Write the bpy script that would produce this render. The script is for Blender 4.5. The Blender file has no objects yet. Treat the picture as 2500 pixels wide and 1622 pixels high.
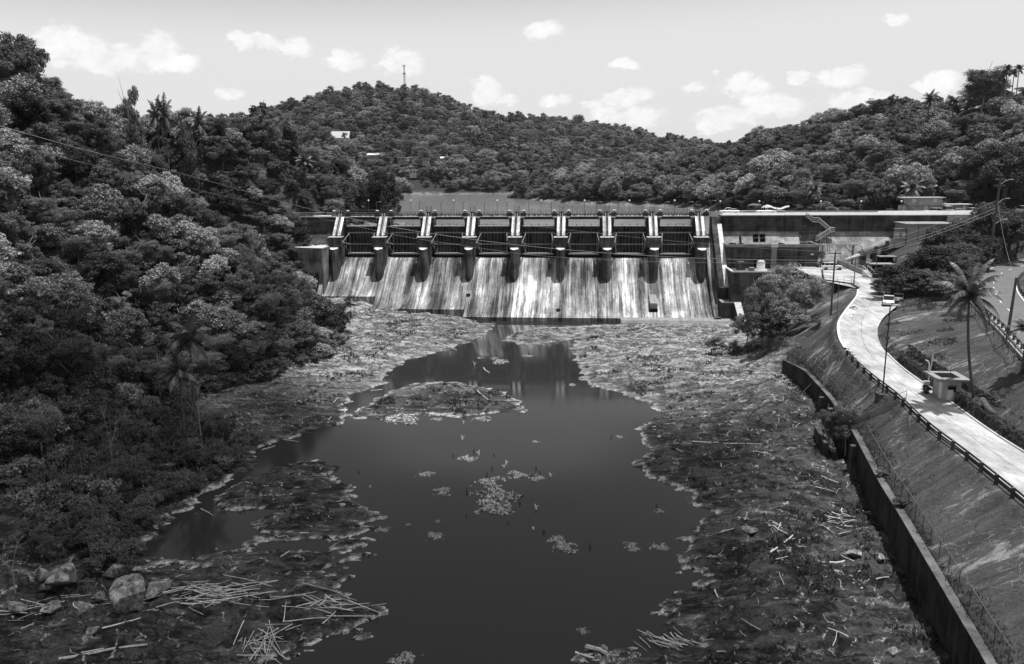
import bpy, bmesh, math, random
import numpy as np
from mathutils import Vector, Matrix
R = math.radians
rng = np.random.default_rng(7); random.seed(7)
SC = bpy.context.scene; COL = SC.collection

# ------------------------------------------------------------------ camera
FPX, PIT, ROLL, CAMH = 1950.0, R(11.5), 0.007, 38.0
cam = bpy.data.objects.new('camera', bpy.data.cameras.new('camera')); COL.objects.link(cam)
cam.data.sensor_width = 36; cam.data.lens = 36 * FPX / 2500; cam.data.clip_end = 12000; cam.data.clip_start = 0.5
_F = Vector((0, math.cos(PIT), -math.sin(PIT))); _U = Vector((0, math.sin(PIT), math.cos(PIT))); _R = Vector((1, 0, 0))
_R2 = _R * math.cos(ROLL) - _U * math.sin(ROLL); _U2 = _U * math.cos(ROLL) + _R * math.sin(ROLL)
m = Matrix((_R2, _U2, -_F)).transposed().to_4x4(); m.translation = (0, 0, CAMH); cam.matrix_world = m
SC.camera = cam
# ------------------------------------------------------------------ light
SUN = Vector((0.185, -0.004, 0.98)).normalized()
ELEV = math.asin(SUN.z); AZ = math.atan2(SUN.x, SUN.y)
world = bpy.data.worlds.new('World'); SC.world = world; world.use_nodes = True
sun = bpy.data.objects.new('sun', bpy.data.lights.new('sun', 'SUN')); COL.objects.link(sun)
sun.data.energy = 5.0; sun.data.angle = R(0.53); sun.data.color = (1, 1, 1)
sun.rotation_euler = (-SUN).to_track_quat('-Z', 'Y').to_euler()
SKY_STRENGTH = 0.15; HAZE = 0.00004; SC.cycles.volume_bounces = 0; SC.cycles.volume_max_steps = 32
SC.view_settings.view_transform = 'Standard'; SC.view_settings.look = 'None'
SC.view_settings.exposure = 0.0; SC.view_settings.gamma = 1.0
SC.cycles.max_bounces = 5; SC.cycles.diffuse_bounces = 2; SC.cycles.glossy_bounces = 3
SC.cycles.transparent_max_bounces = 12; SC.cycles.transmission_bounces = 3
SC.cycles.use_denoising = True; SC.cycles.sample_clamp_indirect = 4.0

# ------------------------------------------------------------------ pixel <-> world measuring (source photo 2500 px wide)
def ray(px, py):
    X = (px - 1250) / FPX; Y = (811 - py) / FPX
    c, s = math.cos(ROLL), math.sin(ROLL)
    X, Y = X * c + Y * s, -X * s + Y * c
    return (X, math.cos(PIT) + Y * math.sin(PIT), -math.sin(PIT) + Y * math.cos(PIT))
def at(px, py, z=0.0):
    d = ray(px, py); t = (z - CAMH) / d[2]; return (d[0] * t, d[1] * t, z)
def atY(px, py, Yw):
    d = ray(px, py); t = Yw / d[1]; return (d[0] * t, Yw, CAMH + d[2] * t)
def proj(x, y, z):
    z = z - CAMH; f = y * math.cos(PIT) - z * math.sin(PIT); u = y * math.sin(PIT) + z * math.cos(PIT)
    X = x / f; Y = u / f; c, s = math.cos(ROLL), math.sin(ROLL)
    X, Y = X * c - Y * s, X * s + Y * c
    return 1250 + FPX * X, 811 - FPX * Y
def zat(x, y, py):
    lo, hi = -20.0, 200.0
    for _ in range(50):
        mid = (lo + hi) / 2
        if proj(x, y, mid)[1] > py: lo = mid
        else: hi = mid
    return lo
TH = R(5); CO, SI = math.cos(TH), math.sin(TH); OX, OY = 1.41, 222.0
def W(u, v, z=0.0): return (OX + u * CO + v * SI, OY - u * SI + v * CO, z)
def UV(x, y): return ((x - OX) * CO - (y - OY) * SI, (x - OX) * SI + (y - OY) * CO)
def fv(x, y, z=0.0): return at(x * 1.0504, y * 1.0504, z)      # from 2380-px-wide view
ORD = ['first', 'second', 'third', 'fourth', 'fifth', 'sixth', 'seventh', 'eighth', 'ninth', 'tenth', 'eleventh', 'twelfth',
       'thirteenth', 'fourteenth', 'fifteenth', 'sixteenth', 'seventeenth', 'eighteenth', 'nineteenth', 'twentieth',
       'twenty-first', 'twenty-second', 'twenty-third', 'twenty-fourth', 'twenty-fifth', 'twenty-sixth']

# ------------------------------------------------------------------ materials
def lum(v): return (v, v, v, 1)
class NT:
    def __init__(s, name):
        s.m = bpy.data.materials.new(name); s.m.use_nodes = True; s.t = s.m.node_tree; s.t.nodes.clear()
        s.out = s.n('ShaderNodeOutputMaterial')
    def n(s, typ, ins=None, **kw):
        nd = s.t.nodes.new(typ)
        for k, v in kw.items(): setattr(nd, k, v)
        for k, v in (ins or {}).items(): s.set(nd.inputs[k], v)
        return nd
    def set(s, sock, v):
        if isinstance(v, bpy.types.NodeSocket): s.t.links.new(v, sock)
        elif isinstance(v, bpy.types.Node): s.t.links.new(v.outputs[0], sock)
        else: sock.default_value = v
    def coord(s, scale=(1, 1, 1), out='Object'):
        tc = s.n('ShaderNodeTexCoord'); mp = s.n('ShaderNodeMapping', {0: tc.outputs[out], 3: scale}); return mp.outputs[0]
    def wpos(s, scale=(1, 1, 1), rot=(0, 0, 0)):
        g = s.n('ShaderNodeNewGeometry'); mp = s.n('ShaderNodeMapping', {0: g.outputs['Position'], 2: rot, 3: scale}); return mp.outputs[0]
    def noise(s, vec, sc=1.0, det=4, rough=0.6, dist=0.0):
        return s.n('ShaderNodeTexNoise', {'Vector': vec, 'Scale': sc, 'Detail': det, 'Roughness': rough, 'Distortion': dist}).outputs[0]
    def ramp(s, fac, stops):
        r = s.n('ShaderNodeValToRGB', {0: fac}); cr = r.color_ramp
        while len(cr.elements) < len(stops): cr.elements.new(0.5)
        for e, (p, v) in zip(cr.elements, stops): e.position = p; e.color = lum(v)
        return r.outputs[0]
    def math(s, op, a, b=0.0, c=0.0, clamp=False):
        return s.n('ShaderNodeMath', {0: a, 1: b, 2: c}, operation=op, use_clamp=clamp).outputs[0]
    def mix(s, f, a, b):
        return s.n('ShaderNodeMix', {0: f, 2: a, 3: b}).outputs[0]
    def attr(s, name, out='Fac'): return s.n('ShaderNodeAttribute', attribute_name=name).outputs[out]
    def bsdf(s, col, rough=0.8, spec=0.3, bump=None, bs=0.5, bd=0.1, metal=0.0):
        b = s.n('ShaderNodeBsdfPrincipled', {'Base Color': col, 'Roughness': rough, 'Specular IOR Level': spec, 'Metallic': metal})
        if bump is not None:
            bp = s.n('ShaderNodeBump', {'Height': bump, 'Strength': bs, 'Distance': bd}); s.t.links.new(bp.outputs[0], b.inputs['Normal'])
        return b
    def fin(s, b): s.set(s.out.inputs[0], b.outputs[0]); return s.m

def plain(name, v, rough=0.7, spec=0.3, var=0.25, sc=2.0, metal=0.0):
    t = NT(name); nz = t.noise(t.wpos(), sc, 4, 0.65)
    c = t.ramp(nz, [(0.3, v * (1 - var)), (0.7, v * (1 + var))])
    return t.fin(t.bsdf(c, rough, spec, nz, 0.15, 0.02, metal))
def concrete(name, lo, hi, streak=1.0, joint=False, sz=(1, 1, 0.12)):
    """weathered concrete: vertical run-off streaks plus blotches, in the dam's own axes"""
    t = NT(name)
    st = t.noise(t.coord((sz[0] * 1.3, sz[1] * 1.3, sz[2])), 1.0, 5, 0.65)
    bl = t.noise(t.coord((0.22, 0.22, 0.3)), 1.0, 4, 0.6)
    fi = t.noise(t.coord((1, 1, 1)), 5.0, 4, 0.7)
    f = t.math('ADD', t.math('MULTIPLY', st, 0.5 * streak), t.math('MULTIPLY', bl, 0.7))
    f = t.math('ADD', f, t.math('MULTIPLY', fi, 0.25))
    a = 0.35 + 0.25 * streak
    c = t.ramp(f, [(a - 0.02, lo), (a + 0.07, lo * .5 + hi * .5), (a + 0.14, hi), (a + 0.24, hi * 1.6)])
    if joint:
        sx = t.n('ShaderNodeSeparateXYZ', {0: t.coord()})
        w = t.math('PINGPONG', sx.outputs[2], 0.75); j = t.math('LESS_THAN', w, 0.035)
        w2 = t.math('PINGPONG', sx.outputs[0], 3.6); j2 = t.math('LESS_THAN', w2, 0.03)
        j = t.math('MAXIMUM', j, j2)
        c = t.mix(t.math('MULTIPLY', j, 0.55), c, lum(lo * 0.5)) if False else t.n('ShaderNodeMix', {0: t.math('MULTIPLY', j, 0.5), 6: c, 7: lum(lo * 0.5)}, data_type='RGBA').outputs[2]
    return t.fin(t.bsdf(c, 0.9, 0.2, f, 0.3, 0.06))
def cmix(t, f, a, b): return t.n('ShaderNodeMix', {0: f, 6: a, 7: b}, data_type='RGBA').outputs[2]

def chute_mat():
    t = NT('chute_concrete')
    a = t.noise(t.coord((0.75, 0.025, 0.025)), 1.0, 7, 0.74, 0.35)
    b = t.noise(t.coord((4.0, 0.12, 0.12)), 1.0, 4, 0.75)
    d = t.noise(t.coord((0.16, 0.10, 0.12)), 1.0, 3, 0.6)
    e = t.noise(t.coord((0.9, 0.6, 0.6)), 2.2, 6, 0.85)
    f = t.math('ADD', t.math('MULTIPLY', a, 0.55), t.math('MULTIPLY', b, 0.3))
    f = t.math('ADD', f, t.math('MULTIPLY', d, 0.3)); f = t.math('ADD', f, t.math('MULTIPLY', e, 0.18))
    g_ = t.noise(t.coord((0.28, 0.05, 0.05)), 1.0, 3, .6); bay = t.n('ShaderNodeTexWhiteNoise', {'W': t.math('FLOOR', t.math('DIVIDE', t.n('ShaderNodeSeparateXYZ', {0: t.coord()}).outputs[0], 12.4))}, noise_dimensions='1D').outputs[0]; f = t.math('ADD', t.math('MULTIPLY', f, .8), t.math('ADD', t.math('MULTIPLY', g_, .28), t.math('MULTIPLY_ADD', bay, .05, -.03)))
    c = t.ramp(f, [(0.575, 0.025), (0.612, 0.09), (0.65, 0.21), (0.69, 0.31), (0.73, 0.6), (0.77, 0.88)])
    # dark damp algae patches breaking the streaks
    p = t.noise(t.coord((0.8, 0.07, 0.08)), 1.2, 7, 0.78, 0.4)
    pm = t.ramp(p, [(0.55, 0.0), (0.60, 0.8)])
    c = cmix(t, pm, c, lum(0.07))
    sx = t.n('ShaderNodeSeparateXYZ', {0: t.coord()})
    dj = t.math('PINGPONG', sx.outputs[0], 6.2); stn = t.math('MULTIPLY', t.ramp(dj, [(0.0, 1.0), (0.5, .6), (1.0, 0.0)]), t.ramp(b, [(.42, 0.), (.58, .8)]))
    c = cmix(t, t.math('MULTIPLY', stn, .55), c, lum(0.09)); c = cmix(t, t.math('LESS_THAN', dj, .07), c, lum(.05))
    j = t.math('LESS_THAN', t.math('PINGPONG', sx.outputs[2], 0.6), 0.02)
    c = cmix(t, t.math('MULTIPLY', j, 0.25), c, lum(0.1))
    return t.fin(t.bsdf(c, 0.85, 0.25, f, 0.4, 0.08))

def terrain_mat():
    t = NT('ground_cover')
    zone = t.n('ShaderNodeAttribute', attribute_name='zone'); sp = t.n('ShaderNodeSeparateColor', {0: zone.outputs['Color']})
    grass, pale, scum = sp.outputs[0], sp.outputs[1], sp.outputs[2]
    big = t.noise(t.wpos(), 0.13, 5, 0.6); mid = t.noise(t.wpos(), 0.9, 6, 0.7); fine = t.noise(t.wpos(), 5.0, 5, 0.75)
    strat = t.noise(t.wpos((0.3, 1.2, 1.5), (0, 0, R(-18))), 0.75, 8, 0.68, 0.8)
    rk = t.math('ADD', t.math('MULTIPLY', strat, 0.78), t.math('MULTIPLY', fine, 0.22))
    crk = t.n('ShaderNodeTexVoronoi', {'Vector': t.n('ShaderNodeVectorMath', {0: t.wpos((0.45, 1.3, 1.0), (0, 0, R(-18))), 1: t.n('ShaderNodeVectorMath', {0: t.n('ShaderNodeTexNoise', {'Vector': t.wpos(), 'Scale': 1.3, 'Detail': 5}).outputs[1], 3: 1.6}, operation='SCALE').outputs[0]}, operation='ADD').outputs[0], 'Scale': 0.42}, feature='DISTANCE_TO_EDGE').outputs[0]
    ck = t.ramp(crk, [(0.0, 0.15), (0.05, 0.6), (0.14, 1.0)])
    patch = t.noise(t.wpos((0.6, 1.2, 1), (0, 0, R(-18))), 0.28, 6, 0.7, 0.8)
    dark = t.ramp(t.math('ADD', t.math('MULTIPLY', rk, .6), t.math('MULTIPLY', patch, .4)), [(0.38, 0.004), (0.46, 0.016), (0.52, 0.045), (0.57, 0.11), (0.63, 0.4)])
    light = t.ramp(t.math('ADD', t.math('MULTIPLY', rk, .65), t.math('MULTIPLY', patch, .35)), [(0.37, 0.03), (0.43, 0.11), (0.49, 0.24), (0.56, 0.38), (0.66, 0.62)])
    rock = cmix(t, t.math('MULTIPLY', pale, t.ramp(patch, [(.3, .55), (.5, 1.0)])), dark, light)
    rock = t.n('ShaderNodeMix', {0: 1.0, 6: rock, 7: ck}, data_type='RGBA', blend_type='MULTIPLY').outputs[2]
    # dried scum and silt: pale web in hollows and a rim along the old waterline
    web = t.n('ShaderNodeTexVoronoi', {'Vector': t.n('ShaderNodeVectorMath', {0: t.wpos(), 1: t.n('ShaderNodeVectorMath', {0: t.n('ShaderNodeTexNoise', {'Vector': t.wpos(), 'Scale': 0.8, 'Detail': 4}).outputs[1], 3: 2.2}, operation='SCALE').outputs[0]}, operation='ADD').outputs[0], 'Scale': 0.32}, feature='DISTANCE_TO_EDGE').outputs[0]
    wm = t.math('MULTIPLY', t.ramp(web, [(0.0, 1.0), (0.035, 0.0)]), t.ramp(mid, [(0.5, 0.0), (0.58, .9)]))
    wm = t.math('MAXIMUM', t.math('MULTIPLY', wm, t.math('MINIMUM', t.math('MULTIPLY', t.attr('flat'), 1.0), 1.0)), t.math('MULTIPLY', scum, t.ramp(mid, [(0.43, 0.0), (0.52, 1.0)])))
    wm = t.math('MULTIPLY', wm, t.math('MULTIPLY_ADD', pale, -.65, 1.0))
    rock = cmix(t, wm, rock, t.ramp(fine, [(.38, .16), (.56, .62)]))
    weed = t.ramp(t.noise(t.wpos(), 0.35, 6, 0.75), [(0.5, 0.0), (0.58, 0.7)])
    rock = cmix(t, t.math('MULTIPLY', weed, t.attr('flat')), rock, t.ramp(fine, [(0.35, 0.03), (0.7, 0.12)]))
    gs = t.noise(t.wpos((0.3, 1.3, 0.3), (0, 0, R(-8))), 0.6, 7, 0.66, .5)
    gf = t.math('ADD', t.math('MULTIPLY', gs, 0.5), t.math('MULTIPLY', t.noise(t.wpos(), 6.0, 4, 0.7), 0.4)); gf = t.math('ADD', gf, t.math('MULTIPLY', big, .1))
    gr = t.ramp(gf, [(0.36, 0.028), (0.46, 0.05), (0.55, 0.08), (0.64, 0.13)])
    bare = t.ramp(t.math('ADD', t.math('MULTIPLY', gs, .5), t.math('MULTIPLY', big, .5)), [(0.56, 0.0), (0.60, 0.7)])
    gr = cmix(t, bare, gr, lum(0.3)); gr = cmix(t, t.math('MULTIPLY', t.ramp(web, [(0.0, .8), (0.012, 0.0)]), t.ramp(big, [(.45, 0.), (.55, 1.)])), gr, lum(.3))
    c = cmix(t, grass, rock, gr)
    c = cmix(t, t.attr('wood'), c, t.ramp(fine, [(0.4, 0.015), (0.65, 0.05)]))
    hgt_ = t.math('ADD', t.math('ADD', rk, t.math('MULTIPLY', ck, 0.35)), t.math('MULTIPLY', mid, 0.5))
    return t.fin(t.bsdf(c, 0.85, 0.25, hgt_, 0.8, 0.35))

def leaf_mat(name, v, trans=0.25, rough=0.45, spec=0.4):
    t = NT(name)
    tone = t.attr('tone'); oi = t.n('ShaderNodeObjectInfo').outputs['Random']
    f = t.math('ADD', t.math('MULTIPLY', tone, 0.75), t.math('MULTIPLY', oi, 0.5))
    c = t.ramp(f, [(0.15, v * 0.2), (0.5, v * .7), (0.8, v * 1.4), (1.0, v * 2.3)])
    b = t.bsdf(c, rough, spec)
    tr = t.n('ShaderNodeBsdfTranslucent', {'Color': c})
    mx = t.n('ShaderNodeMixShader', {0: trans, 1: b.outputs[0], 2: tr.outputs[0]})
    t.set(t.out.inputs[0], mx.outputs[0]); return t.m

def water_mat(name, base, rough, sc, strength, stretch=(1, 1, 1), ior=1.33, dist=0.05):
    t = NT(name)
    n1 = t.noise(t.wpos(stretch), sc, 3, 0.55); n2 = t.noise(t.wpos((1, 1, 1)), 0.06, 2, 0.5)
    n1 = t.math('MULTIPLY', n1, t.ramp(n2, [(0.35, 0.35), (0.6, 1.0)]))
    b = t.bsdf(lum(base), rough, 0.5, n1, strength, dist); b.inputs['IOR'].default_value = ior
    return t.fin(b)

M = {}
M['chute'] = chute_mat()
M['terrain'] = terrain_mat()
M['pier'] = concrete('pier_concrete', 0.022, 0.085, 1.0, False)  # colour lowered to deepen the shade on the unlit pier faces
M['pierdark'] = concrete('stained_shade_concrete', 0.02, 0.07, 1.2, False)  # stain and the shade of unlit faces together in one dark colour
M['abut'] = concrete('abutment_concrete', 0.07, .2, 1.3)
M['ramp'] = concrete('pale_concrete', 0.4, 0.68, 0.8)
M['wallup'] = concrete('dam_wall_concrete', 0.025, 0.075, 1.0, True)  # shade of the vertical upper wall put into a darker colour
M['walllow'] = concrete('dam_foot_concrete', 0.13, 0.30, 0.7, True)
M['block'] = concrete('powerhouse_concrete', 0.022, 0.08, 1.1, True, (0.8, 0.8, 0.14))
M['light'] = plain('light_concrete', 0.5, 0.85, 0.2, 0.2, 1.2)
M['midc'] = plain('grey_concrete', 0.28, 0.9, 0.2, 0.3, 0.8)
M['steel'] = plain('dark_steel', 0.014, 0.55, 0.4, 0.6, 1.5)
M['gsteel'] = plain('grey_steel', 0.12, 0.5, 0.4, 0.3, 2.0)
M['white'] = plain('white_paint', 0.72, 0.5, 0.4, 0.1, 1.0)
M['gatem'] = concrete('streaked_gate_steel', 0.008, 0.05, 1.6)
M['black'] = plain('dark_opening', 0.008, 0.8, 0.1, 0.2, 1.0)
M['wood'] = plain('pole_wood', 0.11, 0.85, 0.2, 0.35, 3.0)
M['drift'] = plain('bleached_wood', 0.62, 0.8, 0.2, 0.25, 2.0)
M['trunk'] = plain('bark', 0.10, 0.9, 0.2, 0.35, 2.0)
M['palebark'] = plain('pale_bark', 0.28, 0.9, 0.2, 0.3, 2.0)
M['asphalt'] = plain('asphalt', 0.15, 0.9, 0.2, 0.12, 0.4)
M['paint'] = plain('road_paint', 0.75, 0.8, 0.2, 0.15, 3.0)
M['rubber'] = plain('rubber', 0.02, 0.8, 0.2, 0.1)
M['glass'] = plain('dark_glass', 0.02, 0.08, 0.6, 0.1)
M['carw'] = plain('white_car_paint', 0.75, 0.25, 0.6, 0.04)
M['carg'] = plain('grey_car_paint', 0.14, 0.3, 0.6, 0.04)
M['tarp'] = plain('tarpaulin', 0.5, 0.6, 0.3, 0.25, 3.0)
M['housew'] = plain('grey_render', 0.42, 0.9, 0.2, 0.12, 1.5)
M['rockb'] = None

def rockm():
    t = NT('boulder_stone'); n1 = t.noise(t.coord(), 0.9, 8, 0.75, 0.5); n2 = t.noise(t.coord((3, 3, 0.7)), 1.0, 5, 0.7)
    f = t.math('ADD', t.math('MULTIPLY', n1, 0.6), t.math('MULTIPLY', n2, 0.4))
    return t.fin(t.bsdf(t.ramp(f, [(0.40, 0.04), (0.5, 0.2), (0.60, 0.5)]), 0.9, 0.2, f, 0.8, 0.3))
M['rockb'] = rockm()
def roadm():
    t = NT('concrete_paving'); uv = t.n('ShaderNodeUVMap'); s = t.n('ShaderNodeSeparateXYZ', {0: uv.outputs[0]})
    n1 = t.noise(t.wpos((1, 0.25, 1)), 1.1, 6, 0.7); n2 = t.noise(t.wpos(), 0.15, 4, 0.6); n3 = t.noise(t.wpos(), 6, 3, 0.7)
    f = t.math('ADD', t.math('MULTIPLY', n1, 0.45), t.math('ADD', t.math('MULTIPLY', n2, 0.4), t.math('MULTIPLY', n3, 0.15)))
    c = t.ramp(f, [(0.38, 0.2), (0.46, 0.34), (0.53, 0.45), (0.60, 0.6)])
    j = t.math('MAXIMUM', t.math('LESS_THAN', t.math('PINGPONG', s.outputs[1], 3.2), 0.05),
               t.math('LESS_THAN', t.math('ABSOLUTE', t.math('SUBTRACT', s.outputs[0], 0.5)), 0.008))
    c = cmix(t, t.math('MULTIPLY', j, 0.6), c, lum(0.1))
    return t.fin(t.bsdf(c, 0.85, 0.2, n3, 0.2, 0.02))
M['road'] = roadm()
def chainm():
    t = NT('chain_link_mesh')
    uv = t.n('ShaderNodeUVMap'); s = t.n('ShaderNodeSeparateXYZ', {0: uv.outputs[0]})
    a = t.math('PINGPONG', t.math('ADD', s.outputs[0], s.outputs[1]), 0.06); b = t.math('PINGPONG', t.math('SUBTRACT', s.outputs[0], s.outputs[1]), 0.06)
    k = t.math('LESS_THAN', t.math('MINIMUM', a, b), 0.008)
    bs = t.bsdf(lum(0.25), 0.5, 0.4); tr = t.n('ShaderNodeBsdfTransparent')
    mx = t.n('ShaderNodeMixShader', {0: k, 1: tr.outputs[0], 2: bs.outputs[0]}); t.set(t.out.inputs[0], mx.outputs[0]); return t.m
M['chain'] = chainm()
M['leaff'] = leaf_mat('leaf_far_dark', .095, .22, .6, .25); M['leaff2'] = leaf_mat('leaf_far_pale', .21, .3, .7, .2); M['leafp'] = leaf_mat('leaf_pale', 0.28, .3, .7, .2); M['leaf0'] = leaf_mat('leaf_dark', 0.075, .22, .6, .25); M['leaf1'] = leaf_mat('leaf_feathery', 0.17, 0.3, 0.7, 0.2)
M['leaf2'] = leaf_mat('leaf_glossy', 0.25, 0.2, 0.5, 0.4); M['leaf3'] = leaf_mat('leaf_mid', 0.14, 0.25, .6, .25)
M['palmleaf'] = leaf_mat('palm_leaf', 0.12, 0.25, 0.45, 0.4); M['shrubleaf'] = leaf_mat('shrub_leaf', 0.10, 0.3, 0.6, 0.2)
M['weed'] = leaf_mat('weed_blade', 0.075, 0.3, 0.6, 0.2)
M['pool'] = water_mat('pool_water', 0.026, 0.02, 5.0, 0.14, (1, 1.8, 1), dist=0.02)
M['lake'] = water_mat('lake_water', 0.2, 0.14, 0.9, 0.4, (1, 2.0, 1), dist=0.12)

# ------------------------------------------------------------------ object helpers
def tag(o, label=None, cat=None, group=None, kind=None):
    if label: o['label'] = label
    if cat: o['category'] = cat
    if group: o['group'] = group
    if kind: o['kind'] = kind
    return o
def empty(name, loc=(0, 0, 0), rz=0.0, label=None, cat=None, group=None):
    o = bpy.data.objects.new(name, None); COL.objects.link(o); o.location = loc; o.rotation_euler = (0, 0, rz)
    o.empty_display_size = 0.3
    return tag(o, label, cat, group)
class MB:
    """collects shapes for ONE mesh; off is subtracted from world coordinates"""
    def __init__(s, off=(0, 0, 0)): s.v = []; s.f = []; s.o = off; s.uv = None
    def add(s, vs, fs):
        b = len(s.v); s.v += [(p[0] - s.o[0], p[1] - s.o[1], p[2] - s.o[2]) for p in vs]; s.f += [tuple(i + b for i in f) for f in fs]; return s
    def box(s, a, b):
        x0, y0, z0 = a; x1, y1, z1 = b
        return s.add([(x0, y0, z0), (x1, y0, z0), (x1, y1, z0), (x0, y1, z0), (x0, y0, z1), (x1, y0, z1), (x1, y1, z1), (x0, y1, z1)],
                     [(0, 3, 2, 1), (4, 5, 6, 7), (0, 1, 5, 4), (1, 2, 6, 5), (2, 3, 7, 6), (3, 0, 4, 7)])
    def cbox(s, c, d): return s.box((c[0] - d[0] / 2, c[1] - d[1] / 2, c[2]), (c[0] + d[0] / 2, c[1] + d[1] / 2, c[2] + d[2]))
    def prism(s, poly, axis, a, b):
        """poly 2-D extruded along axis 'x' (poly = y,z) or 'z' (poly = x,y)"""
        n = len(poly)
        if axis == 'x': vs = [(a, p[0], p[1]) for p in poly] + [(b, p[0], p[1]) for p in poly]
        elif axis == 'y': vs = [(p[0], a, p[1]) for p in poly] + [(p[0], b, p[1]) for p in poly]
        else: vs = [(p[0], p[1], a) for p in poly] + [(p[0], p[1], b) for p in poly]
        fs = [tuple(range(n))[::-1], tuple(range(n, 2 * n))] + [(i, (i + 1) % n, n + (i + 1) % n, n + i) for i in range(n)]
        return s.add(vs, fs)
    def tube(s, pts, r, n=6, r2=None, caps=True):
        pts = [Vector(p) for p in pts]; k = len(pts); vs = []; r2 = r if r2 is None else r2
        for i, p in enumerate(pts):
            t = (pts[min(i + 1, k - 1)] - pts[max(i - 1, 0)]).normalized()
            a = t.cross(Vector((0, 0, 1)) if abs(t.z) < 0.9 else Vector((1, 0, 0))).normalized(); b = t.cross(a)
            rr = r + (r2 - r) * i / max(k - 1, 1)
            for j in range(n):
                w = 2 * math.pi * j / n; vs.append(tuple(p + a * (rr * math.cos(w)) + b * (rr * math.sin(w))))
        fs = [(i * n + j, i * n + (j + 1) % n, (i + 1) * n + (j + 1) % n, (i + 1) * n + j) for i in range(k - 1) for j in range(n)]
        if caps: fs += [tuple(range(n))[::-1], tuple(range((k - 1) * n, k * n))]
        return s.add(vs, fs)
    def bar(s, a, b, w): return s.tube([a, b], w * 0.7071, 4)
    def lathe(s, prof, c=(0, 0, 0), n=20):
        vs = []
        for r_, z in prof:
            for j in range(n): w = 2 * math.pi * j / n; vs.append((c[0] + r_ * math.cos(w), c[1] + r_ * math.sin(w), c[2] + z))
        k = len(prof)
        fs = [(i * n + j, i * n + (j + 1) % n, (i + 1) * n + (j + 1) % n, (i + 1) * n + j) for i in range(k - 1) for j in range(n)]
        fs += [tuple(range(n))[::-1], tuple(range((k - 1) * n, k * n))]
        return s.add(vs, fs)
    def make(s, name, mat, parent=None, smooth=False, label=None, bevel=0.0):
        me = bpy.data.meshes.new(name); me.from_pydata(s.v, [], s.f); me.update()
        if s.uv is not None:
            ul = me.uv_layers.new(name='UVMap')
            for l in me.loops: ul.data[l.index].uv = s.uv[l.vertex_index]
        me.materials.append(mat)
        if smooth: me.polygons.foreach_set('use_smooth', [True] * len(me.polygons))
        bm = bmesh.new(); bm.from_mesh(me); bmesh.ops.recalc_face_normals(bm, faces=bm.faces)
        if bevel > 0: bmesh.ops.bevel(bm, geom=list(bm.edges), offset=bevel, segments=1, affect='EDGES')
        bm.to_mesh(me); bm.free()
        o = bpy.data.objects.new(name, me); COL.objects.link(o)
        if parent is not None: o.parent = parent
        if label: o['label'] = label
        return o
def copy_tree(o, parent=None, loc=None, rz=None, sc=None, label=None, group=None):
    c = o.copy(); COL.objects.link(c)
    if parent is not None: c.parent = parent
    if loc is not None: c.location = loc
    if rz is not None: c.rotation_euler = (c.rotation_euler[0], c.rotation_euler[1], rz)
    if sc is not None: c.scale = (sc, sc, sc) if not hasattr(sc, '__len__') else sc
    if label: c['label'] = label
    if group: c['group'] = group
    for ch in KIDS.get(o.name, []):
        d = ch.copy(); COL.objects.link(d); d.parent = c
        KIDS.setdefault(c.name, []).append(d)
        for g in KIDS.get(ch.name, []):
            e = g.copy(); COL.objects.link(e); e.parent = d; KIDS.setdefault(d.name, []).append(e)
    return c
KIDS = {}
def kids(o):
    for ch in COL.objects:
        if ch.parent is o: KIDS.setdefault(o.name, []).append(ch); 
    for ch in KIDS.get(o.name, []):
        for g in COL.objects:
            if g.parent is ch: KIDS.setdefault(ch.name, []).append(g)
def raw(name, V, Fq, mat, attrs=None, parent=None, smooth=False):
    me = bpy.data.meshes.new(name); V = np.asarray(V, np.float32); Fq = np.asarray(Fq, np.int32)
    me.vertices.add(len(V)); me.vertices.foreach_set('co', V.ravel())
    k = Fq.shape[1]; me.loops.add(Fq.size); me.loops.foreach_set('vertex_index', Fq.ravel())
    me.polygons.add(len(Fq)); me.polygons.foreach_set('loop_start', np.arange(0, Fq.size, k, dtype=np.int32))
    me.update(calc_edges=True)
    for an, (ty, dat) in (attrs or {}).items():
        a = me.attributes.new(an, ty, 'POINT')
        a.data.foreach_set('color' if ty == 'FLOAT_COLOR' else 'value', np.asarray(dat, np.float32).ravel())
    me.materials.append(mat)
    if smooth: me.polygons.foreach_set('use_smooth', np.ones(len(Fq), bool))
    o = bpy.data.objects.new(name, me); COL.objects.link(o)
    if parent is not None: o.parent = parent
    return o
# noise
def vnoise(x, y, seed=0):
    xi = np.floor(x).astype(np.int64); yi = np.floor(y).astype(np.int64); fx = x - xi; fy = y - yi
    def h(a, b):
        n = (a * 374761393 + b * 668265263 + seed * 1442695041) & 0x7fffffff
        n = ((n ^ (n >> 13)) * 1274126177) & 0x7fffffff
        return ((n ^ (n >> 16)) & 0xffff) / 65535.0
    sx = fx * fx * (3 - 2 * fx); sy = fy * fy * (3 - 2 * fy)
    return (h(xi, yi) * (1 - sx) + h(xi + 1, yi) * sx) * (1 - sy) + (h(xi, yi + 1) * (1 - sx) + h(xi + 1, yi + 1) * sx) * sy
def fbm(x, y, oct=5, seed=0, gain=0.5):
    s = 0; a = 1; t = 0
    for i in range(oct):
        s = s + a * vnoise(x, y, seed + i); t += a; a *= gain; x = x * 2.03 + 11.3; y = y * 2.03 + 7.1
    return s / t * 2 - 1
def sstep(a, b, x): t = np.clip((x - a) / (b - a), 0, 1); return t * t * (3 - 2 * t)
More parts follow.
